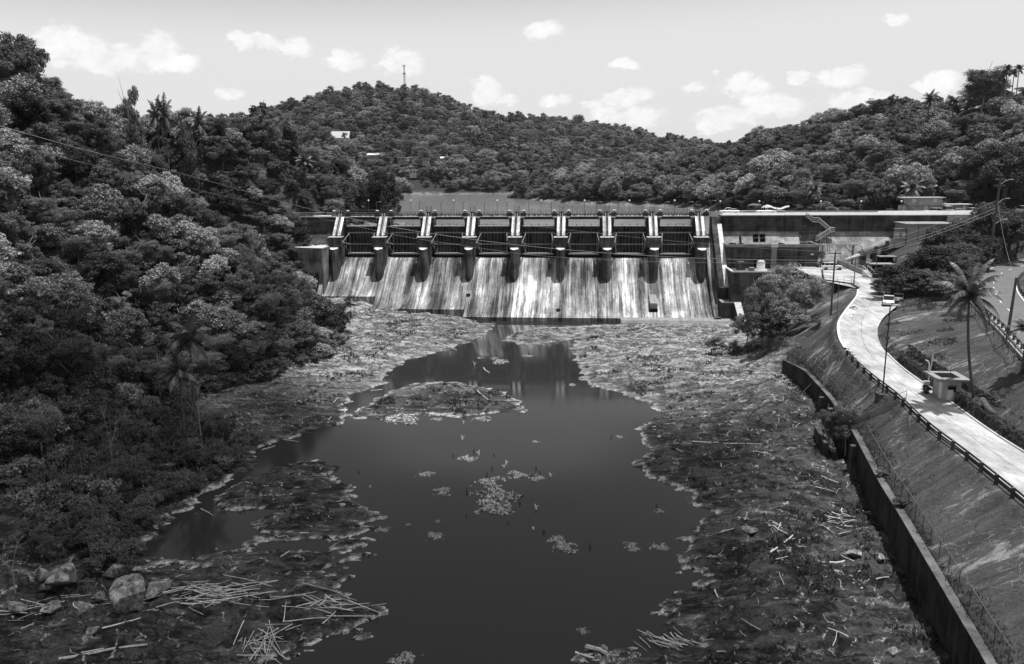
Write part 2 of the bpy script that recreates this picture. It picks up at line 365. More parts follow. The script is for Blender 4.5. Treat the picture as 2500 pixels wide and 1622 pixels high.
def seg_dist(x, y, poly, closed=True):
    d = np.full(x.shape, 1e9); n = len(poly)
    for i in range(n if closed else n - 1):
        ax, ay = poly[i][:2]; bx, by = poly[(i + 1) % n][:2]; dx, dy = bx - ax, by - ay; L = dx * dx + dy * dy + 1e-9
        t = np.clip(((x - ax) * dx + (y - ay) * dy) / L, 0, 1)
        d = np.minimum(d, (x - ax - t * dx) ** 2 + (y - ay - t * dy) ** 2)
    return np.sqrt(d)
def inside(x, y, poly):
    c = np.zeros(x.shape, bool); n = len(poly)
    for i in range(n):
        ax, ay = poly[i][:2]; bx, by = poly[(i + 1) % n][:2]
        if ay == by: continue
        k = ((ay > y) != (by > y)) & (x < (bx - ax) * (y - ay) / (by - ay) + ax); c ^= k
    return c
# sky: physical sky turned to grey, with small fair-weather clouds fixed in direction space
wt = world.node_tree; wt.nodes.clear()
def wn(typ, ins=None, **kw):
    nd = wt.nodes.new(typ)
    for k, v in kw.items(): setattr(nd, k, v)
    for k, v in (ins or {}).items():
        if isinstance(v, bpy.types.NodeSocket): wt.links.new(v, nd.inputs[k])
        else: nd.inputs[k].default_value = v
    return nd
sk = wn('ShaderNodeTexSky', sky_type='NISHITA', sun_disc=False, sun_elevation=ELEV, sun_rotation=AZ, air_density=1.0, dust_density=1.5, ozone_density=1.0)
bw = wn('ShaderNodeSeparateColor', {0: sk.outputs[0]})
dirv = wn('ShaderNodeTexCoord').outputs['Generated']
CLOUDS = [(150, 105, 62, 46), (215, 125, 60, 45), (300, 140, 60, 34), (380, 130, 62, 48), (440, 155, 50, 24), (250, 160, 120, 26), (590, 100, 40, 22), (650, 108, 50, 22), (718, 118, 50, 26),
          (845, 155, 55, 32), (980, 155, 62, 44), (1320, 80, 62, 26), (1185, 225, 50, 40), (1230, 245, 45, 22), (1355, 243, 48, 20), (1510, 240, 70, 24), (1560, 225, 45, 22),
          (1530, 285, 110, 28), (1440, 258, 40, 14), (1690, 215, 42, 18), (1825, 210, 70, 32), (1890, 260, 90, 34), (1780, 280, 95, 26), (1950, 185, 38, 16), (2060, 190, 62, 32),
          (2090, 245, 90, 26), (2300, 198, 42, 26), (2265, 215, 45, 16), (2190, 48, 30, 16), (1740, 180, 18, 10), (1525, 158, 45, 14), (560, 228, 42, 18), (1750, 310, 60, 20), (-150, 200, 120, 60), (2700, 160, 120, 50)]
n1 = wn('ShaderNodeTexNoise', {'Vector': wn('ShaderNodeMapping', {0: dirv, 3: (1, 1, 1.5)}).outputs[0], 'Scale': 34.0, 'Detail': 8.0, 'Roughness': 0.66})
wob = wn('ShaderNodeVectorMath', {0: n1.outputs[1], 1: (-0.5, -0.5, -0.5)}, operation='ADD').outputs[0]
wob = wn('ShaderNodeVectorMath', {0: wob, 3: 0.035}, operation='SCALE').outputs[0]
dw = wn('ShaderNodeVectorMath', {0: dirv, 1: wob}, operation='ADD').outputs[0]
acc = None
for cx, cy, rx, ry in CLOUDS:
    d = Vector(ray(cx, cy)).normalized()
    sub = wn('ShaderNodeVectorMath', {0: dw, 1: tuple(-d)}, operation='ADD').outputs[0]
    k = FPX / max(Vector(((cx - 1250) / FPX, (811 - cy) / FPX, 1)).length, 1) ** 0
    ml = wn('ShaderNodeVectorMath', {0: sub, 1: (FPX / rx * 1.05, FPX / rx * 1.05, FPX / ry * 1.05)}, operation='MULTIPLY').outputs[0]
    ln = wn('ShaderNodeVectorMath', {0: ml}, operation='LENGTH').outputs[1]
    acc = ln if acc is None else wn('ShaderNodeMath', {0: acc, 1: ln}, operation='MINIMUM').outputs[0]
puff = wn('ShaderNodeMath', {0: n1.outputs[0], 1: -1.5, 2: 0.75}, operation='MULTIPLY_ADD').outputs[0]
acc = wn('ShaderNodeMath', {0: acc, 1: puff}, operation='ADD').outputs[0]
cl = wn('ShaderNodeMapRange', {0: acc, 1: 1.02, 2: 0.5, 3: 0.0, 4: 1.0}, interpolation_type='SMOOTHSTEP').outputs[0]
sky_v = wn('ShaderNodeMath', {0: bw.outputs[0], 1: 1.6}, operation='MULTIPLY').outputs[0]
sky_v = wn('ShaderNodeMath', {0: wn('ShaderNodeMath', {0: wn('ShaderNodeMath', {0: wn('ShaderNodeMath', {0: sky_v, 1: SKY_STRENGTH / 0.66}, operation='MULTIPLY').outputs[0], 1: 2.2}, operation='POWER').outputs[0], 1: 0.76 / SKY_STRENGTH}, operation='MULTIPLY').outputs[0], 1: 0.80 / SKY_STRENGTH, 2: 0.25 / SKY_STRENGTH}, operation='SMOOTH_MIN').outputs[0]
cloud_v = wn('ShaderNodeMath', {0: n1.outputs[0], 1: .5 / SKY_STRENGTH, 2: .71 / SKY_STRENGTH}, operation='MULTIPLY_ADD').outputs[0]
mx = wn('ShaderNodeMix', {0: cl, 2: sky_v, 3: cloud_v})
bg = wn('ShaderNodeBackground', {0: mx.outputs[0], 1: SKY_STRENGTH})
wt.links.new(bg.outputs[0], wn('ShaderNodeOutputWorld').inputs[0])
#@@TERRAIN
# ------------------------------------------------------------------ measured outlines
F0 = lambda L: [fv(a, b, 0)[:2] for a, b in L]
WATER = F0([(1660, 752), (1660, 744), (1085, 744), (1120, 752), (1150, 752), (1135, 772), (1100, 790), (1040, 812), (1000, 825), (950, 838), (930, 850), (905, 862), (900, 880), (895, 892), (865, 905),
            (820, 920), (808, 935), (803, 962), (790, 985), (720, 1006), (640, 1031), (600, 1050), (586, 1065), (600, 1082), (560, 1105),
            (500, 1135), (468, 1160), (470, 1185), (420, 1200), (370, 1235), (335, 1270), (325, 1292), (345, 1310), (400, 1314), (480, 1303),
            (600, 1278), (760, 1272), (850, 1287), (800, 1312), (740, 1327), (800, 1342), (812, 1370), (870, 1408), (885, 1440), (860, 1468),
            (865, 1485), (830, 1487), (760, 1500), (700, 1520), (620, 1548), (600, 1750), (1330, 1750), (1330, 1565), (1345, 1537), (1400, 1512), (1500, 1522), (1560, 1512), (1590, 1482), (1530, 1462),
            (1515, 1430), (1540, 1390), (1600, 1370), (1640, 1346), (1560, 1336), (1610, 1312), (1575, 1290), (1590, 1260), (1620, 1232),
            (1640, 1190), (1600, 1150), (1540, 1120), (1480, 1100), (1475, 1076), (1500, 1046), (1490, 1040), (1480, 1000), (1500, 976),
            (1530, 965), (1500, 935), (1440, 915), (1380, 900), (1345, 882), (1350, 860), (1335, 840), (1330, 815), (1335, 790), (1350, 775), (1340, 757)])
ISLES = [F0(L) for L in (
    [(498, 1160), (560, 1122), (640, 1087), (740, 1074), (780, 1086), (760, 1110), (817, 1130), (800, 1155), (740, 1165), (640, 1190), (560, 1184), (490, 1180)],
    [(590, 1240), (610, 1203), (700, 1180), (780, 1184), (870, 1185), (880, 1205), (840, 1225), (760, 1238), (690, 1250), (620, 1252)],
    [(740, 1290), (780, 1261), (880, 1245), (892, 1256), (850, 1275), (790, 1287)],
    [(818, 965), (860, 940), (900, 915), (960, 893), (1060, 890), (1130, 905), (1172, 912), (1207, 935), (1212, 956), (1150, 960), (1060, 968), (960, 965), (880, 975), (830, 970)],
    [(1172, 790), (1200, 775), (1260, 762), (1320, 765), (1342, 776), (1330, 790), (1260, 799), (1200, 801)],
    [(640, 1140), (800, 1150), (862, 1192), (620, 1206)], [(690, 1236), (800, 1228), (888, 1243), (760, 1262)],
    [(485, 1307), (520, 1291), (600, 1279), (590, 1265), (480, 1286)])]
WALL = [(20, 10), (26, 25), (32.2, 48.5), (33.4, 53.9), (35.3, 62.3), (37.5, 71.8), (39.1, 79.6), (41.6, 89.5), (44.0, 99.1), (46.4, 112), (47.9, 123.2), (49.2, 134), (49.6, 141.5)]
Lp = [(2095, 705), (2093, 726), (2060, 767), (2044, 793), (2048, 831), (2066, 860), (2101, 898), (2141, 933), (2194, 971), (2249, 1026), (2299, 1070), (2343, 1099), (2500, 1225)]
Lz = [13, 13, 12.2, 11.5, 10.6, 10.0, 9.6, 9.5, 9.5, 9.5, 9.5, 9.5, 9.5]
Rp = [(2188, 749), (2156, 775), (2141, 802), (2144, 831), (2159, 857), (2200, 898), (2258, 939), (2313, 976), (2375, 1023), (2433, 1064), (2491, 1099)]
Rz = [13, 12.5, 11.8, 10.9, 10.2, 9.7, 9.5, 9.5, 9.5, 9.5, 9.5]
LE = [at(*p, z) for p, z in zip(Lp, Lz)] + [(41.0, 45, 9.5), (37, 20, 9.5)]
RE = [at(*p, z) for p, z in zip(Rp, Rz)] + [(51, 63, 9.5), (48.5, 45, 9.5), (44.5, 20, 9.5)]
def resample(P, n):
    P = np.array(P, float); d = np.r_[0, np.cumsum(np.linalg.norm(np.diff(P, axis=0), axis=1))]
    t = np.linspace(0, d[-1], n); q = np.stack([np.interp(t, d, P[:, k]) for k in range(3)], 1)
    for _ in range(3): q[1:-1] = (q[:-2] + 2 * q[1:-1] + q[2:]) / 4
    return q
NR = 90
LQ, RQ = resample(LE, NR), resample(RE, NR); CQ = (LQ + RQ) / 2
HOe = [(2560, 925), (2500, 868), (2445, 805), (2400, 765), (2373, 735), (2362, 705), (2368, 680), (2395, 660), (2440, 647), (2500, 634), (2570, 622)]
HO = resample([at(a, b, 15) for a, b in HOe], 60)
tn = np.gradient(HO[:, :2], axis=0); tn /= np.linalg.norm(tn, axis=1)[:, None]
HI = HO.copy(); HI[:, 0] += tn[:, 1] * 8.6; HI[:, 1] -= tn[:, 0] * 8.6
HC = (HO + HI) / 2
_tt = np.linspace(75, 0, 30)[:, None]; _t0 = np.array([[tn[0, 0], tn[0, 1], 0]]); XO, XI = HO[:1] - _t0 * _tt, HI[:1] - _t0 * _tt; XC = (XO + XI) / 2
PLAZA = [W(72.0, -36.5), tuple(LE[0][:2]), tuple(RE[0][:2]), at(2200, 738, 13), at(2166, 698, 13), at(2124, 678, 13), at(2043, 645, 13), W(78.6, -3), W(78.5, -11.2), W(72.0, -11.2)]
PLAZA = [p[:2] for p in PLAZA]
# control heights of the right bank above the river wall
CP = []
for q in LQ[::6]: CP.append(tuple(q))
for q in RQ[::6]: CP.append(tuple(q))
for q in HO[::5]: CP.append(tuple(q))
for q in HI[::5]: CP.append(tuple(q))
for q in list(XO[::6]) + list(XI[::6]): CP.append(tuple(q))
for p in WALL: CP.append((p[0] + 0.5, p[1], 4.8))
for q, n_ in zip(HI[::6], tn[::6]): CP.append((q[0] + n_[1] * 14, q[1] - n_[0] * 14, 23))
CP += [at(1950, 760, 7), at(1985, 790, 8.5), at(1930, 800, 5.5), at(1760, 800, 1.2), at(1850, 800, 3.0), at(1900, 720, 5), at(1960, 690, 8)]
CP += [W(55, -24, 1.0), W(62, -24, 3), W(68, -30, 6), W(70, -40, 9), W(52, -40, 1.2), W(72, -20, 6)]
CP += [W(76, -30, 13), W(80, -40, 13), W(85, -20, 13), W(90, -10, 13), W(95, -25, 13.3), W(80, -8, 13), W(90, -40, 13), W(100, -8, 19), W(106, -14, 19.5), W(110, -6, 21.5), W(104, -30, 16.5),
       W(104, -50, 15), W(120, -25, 19), W(122, -8, 23.5), W(122, -1.5, 24.0), W(135, -5, 24.4), W(135, 10, 24.5), W(122, 12, 24.5), W(100, 12, 24.5), W(100, 24, 25), W(120, 26, 26), W(150, 0, 27), W(150, -30, 24), W(170, -20, 33)]
CP = np.array([c for c in CP], float)
_D = np.linalg.norm(CP[:, None, :2] - CP[None, :, :2], axis=2)
_A = np.block([[_D + 1e-3 * np.eye(len(CP)), np.ones((len(CP), 1))], [np.ones((1, len(CP))), np.zeros((1, 1))]])
_w = np.linalg.solve(_A, np.r_[CP[:, 2], 0])
def rbf(x, y):
    s = np.full(x.shape, _w[-1])
    for (cx, cy, _), w in zip(CP, _w): s = s + w * np.sqrt((x - cx) ** 2 + (y - cy) ** 2)
    return s
FOOT = [fv(a, b, z)[:2] for a, b, z in [(-250, 1230, 3), (0, 1120, 3), (180, 1040, 3), (320, 985, 2.5), (480, 905, 2), (640, 868, 2), (765, 830, 2), (812, 772, 2.5), (755, 712, 4)]] + [W(-53, -14)[:2], W(-54, -4)[:2], (-60, 236)]
HILL = FOOT + [(-62, 300), (-400, 300), (-400, 40)]
# far slopes, polar: azimuth pixel -> shore distance, ridge distance, ridge ground height
AZA = np.array([-900, 0, 300, 500, 600, 700, 800, 880, 985, 1060, 1130, 1200, 1300, 1400, 1500, 1600, 1700, 1900, 2300, 3200.])
A_S = np.array([560, 560, 560, 560, 560, 570, 590, 600, 615, 618, 620, 620, 620, 620, 620, 620, 620, 620, 620, 620.])
A_R = np.array([900, 900, 930, 940, 950, 960, 970, 980, 980, 980, 990, 1030, 1060, 1080, 1080, 1080, 1080, 1080, 1080, 1080.])
A_Y = np.array([330, 330, 310, 300, 292, 270, 244, 229, 222, 238, 268, 284, 294, 296, 316, 336, 352, 380, 400, 400.])
AZB = np.array([1235, 1270, 1330, 1400, 1550, 1650, 1750, 1900, 2000, 2100, 2250, 2350, 2500, 2900, 3400.])
B_S = np.array([520, 500, 465, 430, 405, 385, 340, 285, 275, 270, 262, 258, 250, 240, 240.])
B_R = np.array([525, 530, 540, 520, 500, 490, 480, 440, 410, 390, 370, 350, 335, 320, 320.])
B_Y = np.array([470, 455, 425, 400, 382, 366, 356, 310, 290, 262, 246, 214, 202, 170, 160.])
def _zr(px, py, d): return CAMH + (414 - 0.007 * (px - 1250) - py) / FPX * d - 8.0
A_Z = _zr(AZA, A_Y, A_R); B_Z = _zr(AZB, B_Y, B_R)
def polar(x, y):
    d = np.sqrt(x * x + y * y) + 1e-6; az = 1250 + FPX * x / np.maximum(y, 1e-3) * 1.0
    dep = np.maximum(y, 1.0) * 1.0
    return az, dep
def hgt(x, y, info=False):
    x = np.asarray(x, float); y = np.asarray(y, float)
    u, v = UV(x, y)
    sd = seg_dist(x, y, WATER); sd = np.where(inside(x, y, WATER), -sd, sd)
    for I in ISLES:
        di = seg_dist(x, y, I); sd = np.maximum(sd, np.where(inside(x, y, I), di + .45, .45 - di))
    ca, sa = math.cos(R(18)), math.sin(R(18)); xs = x * ca + y * sa; ys = -x * sa + y * ca
    n1 = fbm(xs * 0.28, ys * 0.8, 6, 3, 0.62); sc_ = 1 + 0.9 * sstep(105, 70, y) + .5 * (y > 165)
    sdn = sd + n1 * 2.1 * sc_ * np.exp(-np.abs(sd) / 4.5) - 0.15
    land = np.clip(sdn, 0, None)
    strat = fbm(xs * 0.12, ys * 0.75, 5, 17, 0.6); rough = fbm(x * 0.9, y * 0.9, 4, 29, 0.6)
    lump = np.maximum(fbm(x * 0.16, y * 0.16, 4, 41), -0.2)
    tw = fbm(xs * 0.07, ys * 0.30, 5, 53, 0.6) * 5 + rough * .35; tf = tw - np.floor(tw); strat = strat * .6 + 0.9 * (sstep(0, .16, tf) - tf) + .25 * (1 - np.abs(fbm(xs * .25, ys * 1.3, 4, 67, .6)) * 3)
    bed = np.where(sdn > 0, 0.22 * (1 - np.exp(-land / 0.5)) + 0.04 * np.minimum(land, 14) + (0.55 * strat + 0.22 * rough + 0.9 * lump) * sstep(0.2, 5, land),
                   -0.15 + 0.22 * np.maximum(sdn, -8))
    bed = np.where((sdn > 0), np.maximum(bed, 0.05 + 0.1 * sstep(0, 1, land)), bed)
    bed = np.where((bed > 0) & (np.abs(x + 12) < 22) & (np.abs(y - 129) < 12) & (x < 12) & (sd < 6), np.minimum(bed, .22 + .3 * bed), bed)
    bed = bed + 4.0 * np.exp(-((u + 46) / 9) ** 2 - ((v + 17) / 8) ** 2) + 1.0 * np.exp(-((u + 26) / 12) ** 2 - ((v + 22) / 4) ** 2)
    bed = bed + 2.4 * np.exp(-((x - 42.5) / 6) ** 2 - ((y - 124) / 12) ** 2)
    # left hillside
    dh = seg_dist(x, y, FOOT, False); ih = inside(x, y, HILL)
    cap = np.interp(y, [20, 60, 165, 180, 190, 205, 235, 250, 260, 275], [71, 71, 67, 62, 58, 49, 48, 42, 38, 31])
    near = 0.10 * np.minimum(dh, 6) + 0.88 * np.maximum(dh - 6, 0)
    near = near * 1.08; hl = cap - 5 * np.log1p(np.exp(np.clip((cap - near) / 5, -40, 40))) + 5 * np.log1p(np.exp(-cap / 5)) + fbm(x * 0.05, y * 0.05, 4, 5) * 4.0 * sstep(4, 25, dh)
    ab = np.exp(-((u + 56) / 6) ** 2 - ((v + 6) / 7) ** 2)
    hl = np.where(ih, hl, 0) + np.where(ih, 8.5 * ab, 0)
    zl = bed + hl
    kd = sstep(198, 224, y) * sstep(-53, -58, x); zl = np.where(kd > 0.001, np.maximum(zl, kd * np.minimum(15 + (-56 - x) * 1.45, cap)), zl)
    # right bank
    up = rbf(x, y)
    wl = np.interp(y, [p[1] for p in WALL], [p[0] for p in WALL])
    right = (x > wl + 0.15) & (y < 141.5)
    k2 = sstep(0, 5, y - 141.5) * sstep(-12, 0, x - 49.6 - (y - 141.5) * 0.3)
    xl_ = np.interp(y, LQ[::-1, 1], LQ[::-1, 0]); zl_ = np.interp(y, LQ[::-1, 1], LQ[::-1, 2])
    tt = np.clip((x - wl) / np.maximum(xl_ - wl, 0.5), 0, 1); kk = (1 - sstep(136, 146, y)) * (x < xl_ + 0.5); up = up * (1 - kk) + (4.9 + (zl_ - 4.9) * (tt ** 0.92)) * kk
    up2 = up + fbm(x * 0.2, y * 0.2, 4, 8) * 0.35
    z = np.where(right, up2, np.where(y >= 141.5, zl * (1 - k2) + up2 * k2, zl))
    # between river and dam on the far side of it
    az, dep = polar(x, y)
    zb = np.interp(az, AZB, B_Z); sb = np.interp(az, AZB, B_S); rb = np.interp(az, AZB, B_R)
    tb = (dep - sb) / (rb - sb)
    hb = np.where(tb < 0, 20 + tb * 12, 20 + (zb - 20) * np.clip(tb, 0, 1.0) ** 0.85 - np.clip(tb - 1, 0, 6) * 10)
    hb = np.where(az < 1225, 5, hb)
    hb = hb + fbm(x * 0.02, y * 0.02, 4, 61) * 3.5 * sstep(0.05, 0.4, tb)
    za = np.interp(az, AZA, A_Z); sa_ = np.interp(az, AZA, A_S); ra = np.interp(az, AZA, A_R)
    ta = (dep - sa_) / (ra - sa_)
    ha = np.where(ta < 0, 20 + ta * 20, 20 + (za - 20) * np.clip(ta, 0, 1.0) ** 0.9 - np.clip(ta - 1, 0, 10) * 20)
    ha = ha + fbm(x * 0.012, y * 0.012, 4, 71) * 9 * sstep(0.05, 0.4, ta) * (1 - 0.6 * sstep(0.7, 1, ta))
    far = np.maximum(np.maximum(ha, hb), 4)
    xsf = np.interp(y, [200, 245, 285, 400], [-30, -31, -38, -130]); cb = np.interp(y, [190, 205, 235, 250, 260, 275, 330], [53, 44, 44, 39, 36, 30, 26])
    bk = np.interp(y, [235, 262, 330], [22, 13, 10]); q_ = xsf - x; lk = np.clip(20 + np.where(q_ < bk, q_ * np.where(q_ < 0, 0.6, 0.13), bk * 0.13 + (q_ - bk) * 1.1) + fbm(x * 0.1, y * 0.1, 3, 9) * 0.8, 4, None); lk = np.minimum(lk, cb + 0.15 * np.maximum(-x - 80, 0))
    far = np.maximum(far, lk)
    pk = sstep(96, 112, u) * (1 - sstep(14, 40, v)); far = far * (1 - pk) + 24.45 * pk
    zz = np.where(v < 1.0, z, far)
    cl = (u > 54) & (v > -2) & (v < 7) & (u < 120); zz = np.where(cl, np.minimum(zz, 20), zz)
    cl = (u > -54) & (u < 54) & (v > -14) & (v < 6); zz = np.where(cl, np.minimum(zz, 3.8), zz)
    cl = (u > 54.4) & (u < 78.6) & (v > -21) & (v < 0); zz = np.where(cl, np.minimum(zz, 5), zz)
    # paved strips cut into the slope
    for C, A_, B_ in ((CQ, LQ, RQ), (HC, HO, HI), (XC, XO, XI)):
        m_ = (x > C[:, 0].min() - 9) & (x < C[:, 0].max() + 9) & (y > C[:, 1].min() - 9) & (y < C[:, 1].max() + 9) & (zz > 5.5 if C is CQ else True)
        if not m_.any(): continue
        xm, ym = x[m_], y[m_]; i = ((xm[:, None] - C[None, :, 0]) ** 2 + (ym[:, None] - C[None, :, 1]) ** 2).argmin(1)
        pol = [tuple(q[:2]) for q in A_[::2]] + [tuple(q[:2]) for q in B_[::-2]]; dd = seg_dist(xm, ym, pol); dd = np.where(inside(xm, ym, pol), 0, dd)
        k = 1 - sstep(0.35, 1.5, dd); zz[m_] = zz[m_] * (1 - k) + (C[i, 2] - 0.15) * k
    ip = inside(x, y, PLAZA); zz = np.where(ip, 12.85, zz)
    if info: return zz, sdn, ih, right, ip
    return zz
def H1(x, y): return float(hgt(np.array([x]), np.array([y]))[0])

# ------------------------------------------------------------------ ground
def axis(parts):
    out = []
    for a, b, s in parts: out += list(np.arange(a, b, s))
    return np.array(out + [parts[-1][1]])
gx = axis([(-2500, -600, 200), (-600, -200, 16), (-200, -72, 3), (-72, 62, 0.34), (62, 130, 1.5), (130, 320, 6), (320, 900, 20), (900, 2500, 200)])
gy = axis([(-60, 20, 8), (20, 46, 2), (46, 215, 0.38), (215, 330, 3), (330, 700, 8), (700, 1200, 12), (1200, 5200, 250)])
GX, GY = np.meshgrid(gx, gy); fx, fy = GX.ravel(), GY.ravel()
ZZ = np.empty(fx.shape); SD = np.empty(fx.shape); IH = np.zeros(fx.shape, bool); RG = np.zeros(fx.shape, bool); PZ = np.zeros(fx.shape, bool)
for a in range(0, len(fx), 60000):
    sl = slice(a, a + 60000); ZZ[sl], SD[sl], IH[sl], RG[sl], PZ[sl] = hgt(fx[sl], fy[sl], True)
uu, vv = UV(fx, fy)
nx_, ny_ = len(gx), len(gy)
idx = np.arange(nx_ * ny_).reshape(ny_, nx_)
Fq = np.stack([idx[:-1, :-1], idx[:-1, 1:], idx[1:, 1:], idx[1:, :-1]], -1).reshape(-1, 4)
grass = (RG & (fy < 141.5)) | ((fx > 50) & (vv < 0) & (fy > 120) & (ZZ > 6)) | ((uu > 96) & (vv < 20))
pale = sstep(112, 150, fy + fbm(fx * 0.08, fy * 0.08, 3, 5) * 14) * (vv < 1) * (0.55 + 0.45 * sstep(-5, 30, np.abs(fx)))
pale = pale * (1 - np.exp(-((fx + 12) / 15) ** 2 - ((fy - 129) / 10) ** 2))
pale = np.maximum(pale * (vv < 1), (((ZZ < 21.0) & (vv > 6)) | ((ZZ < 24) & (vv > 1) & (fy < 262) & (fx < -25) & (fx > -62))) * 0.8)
scum = np.exp(-((SD - 0.22) / 0.45) ** 2) * (vv < -2) * (fbm(fx * .15, fy * .15, 3, 88) > -.15) + .0
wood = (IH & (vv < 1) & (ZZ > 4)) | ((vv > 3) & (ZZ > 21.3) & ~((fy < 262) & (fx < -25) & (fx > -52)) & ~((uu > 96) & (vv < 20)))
flat = ((vv < -3) & (SD > 1) & (ZZ < 5)).astype(float)
zone = np.stack([grass.astype(float), np.clip(pale, 0, 1), np.clip(scum, 0, 1), np.ones(len(fx))], 1)
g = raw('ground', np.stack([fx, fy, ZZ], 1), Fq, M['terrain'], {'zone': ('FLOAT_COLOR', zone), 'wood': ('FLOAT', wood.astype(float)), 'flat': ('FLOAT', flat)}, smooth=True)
tag(g, 'rocky river bed, banks and wooded slopes around the dam', kind='structure')
# waters
w = MB(); w.add([(-140, -60, 0), (60, -60, 0), (70, 206, 0), (-70, 212, 0)], [(0, 1, 2, 3)])
tag(w.make('river_pool', M['pool']), 'dark still pool below the spillway', kind='structure')
w = MB(); a, b = W(-53, 3.2), W(54, 3.2)
w.add([(a[0], a[1], 20), (b[0], b[1], 20), (500, 260, 20), (900, 1100, 20), (-900, 1100, 20), (-120, 300, 20)], [(0, 1, 2, 3, 4, 5)])
tag(w.make('lake', M['lake']), 'grey lake held back behind the dam', kind='structure')

# ------------------------------------------------------------------ the dam (one thing, local axes u along / v upstream / z up)
def strip(mb, prof, u0, u1, base=-2.0):
    """solid whose top follows prof (v,z) from upstream to downstream, between u0 and u1"""
    poly = list(prof) + [(prof[-1][0], base), (prof[0][0], base)]
    return mb.prism(poly, 'x', u0, u1)
dam = empty('dam', (OX, OY, 0), -TH, 'concrete gravity dam with eight closed gates above a streaked spillway', 'dam')
OG = [(3.2, 13.0), (1.2, 13.9), (0, 14.15), (-1.2, 14.1), (-2.4, 13.6), (-3.6, 12.85), (-5.5, 11.2), (-8, 8.9), (-10.5, 6.95)]
E1 = OG + [(-11.7, 6.1), (-12.8, 5.5), (-13.8, 5.15), (-14.6, 5.05)]
E2 = OG + [(-13, 5.2), (-14.8, 3.95), (-16.3, 3.1), (-17.6, 2.6), (-18.6, 2.45)]
E3 = OG + [(-13, 5.2), (-15.5, 3.5), (-17.5, 2.25), (-19.0, 1.5), (-20.4, 1.1), (-21.4, 1.0)]
for nm, pf, a, b in (('spillway_face', E1, -52.0, -36.9), ('spillway_face', E2, -36.9, -12.3), ('spillway_face', E3, -12.3, 52.6)):
    strip(MB(), pf, a, b).make(nm, M['chute'], dam)
# plugs and drain mouths in the face
def face_z(v): return float(np.interp(-v, [-p[0] for p in E3], [p[1] for p in E3]))
for u, v in ((-11.9, -12.9), (12.15, -17.6)):
    mb = MB(); a = math.atan(0.72); z = face_z(v)
    ring = [(u + 0.62 * math.cos(t), v + 0.62 * math.sin(t) * math.cos(a), z + 0.62 * math.sin(t) * math.sin(a) + 0.03) for t in np.linspace(0, 2 * math.pi, 20, endpoint=False)]
    rin = [(p[0], p[1] - 0.05, p[2] + 0.09) for p in ring]
    mb.add(ring + rin, [tuple(range(20, 40))] + [(i, (i + 1) % 20, 20 + (i + 1) % 20, 20 + i) for i in range(20)])
    mb.make('drain_mouth', M['black'], dam)
MB().prism([(-12.6, 5.8), (-17.8, 4.3), (-17.8, 2.9), (-12.6, 4.9)], 'x', 35.6, 37.5).make('sluice_hood', M['midc'], dam)
MB().box((35.5, -18.0, 1.9), (37.55, -17.5, 2.9)).make('sluice_mouth', M['black'], dam)
P = 12.4
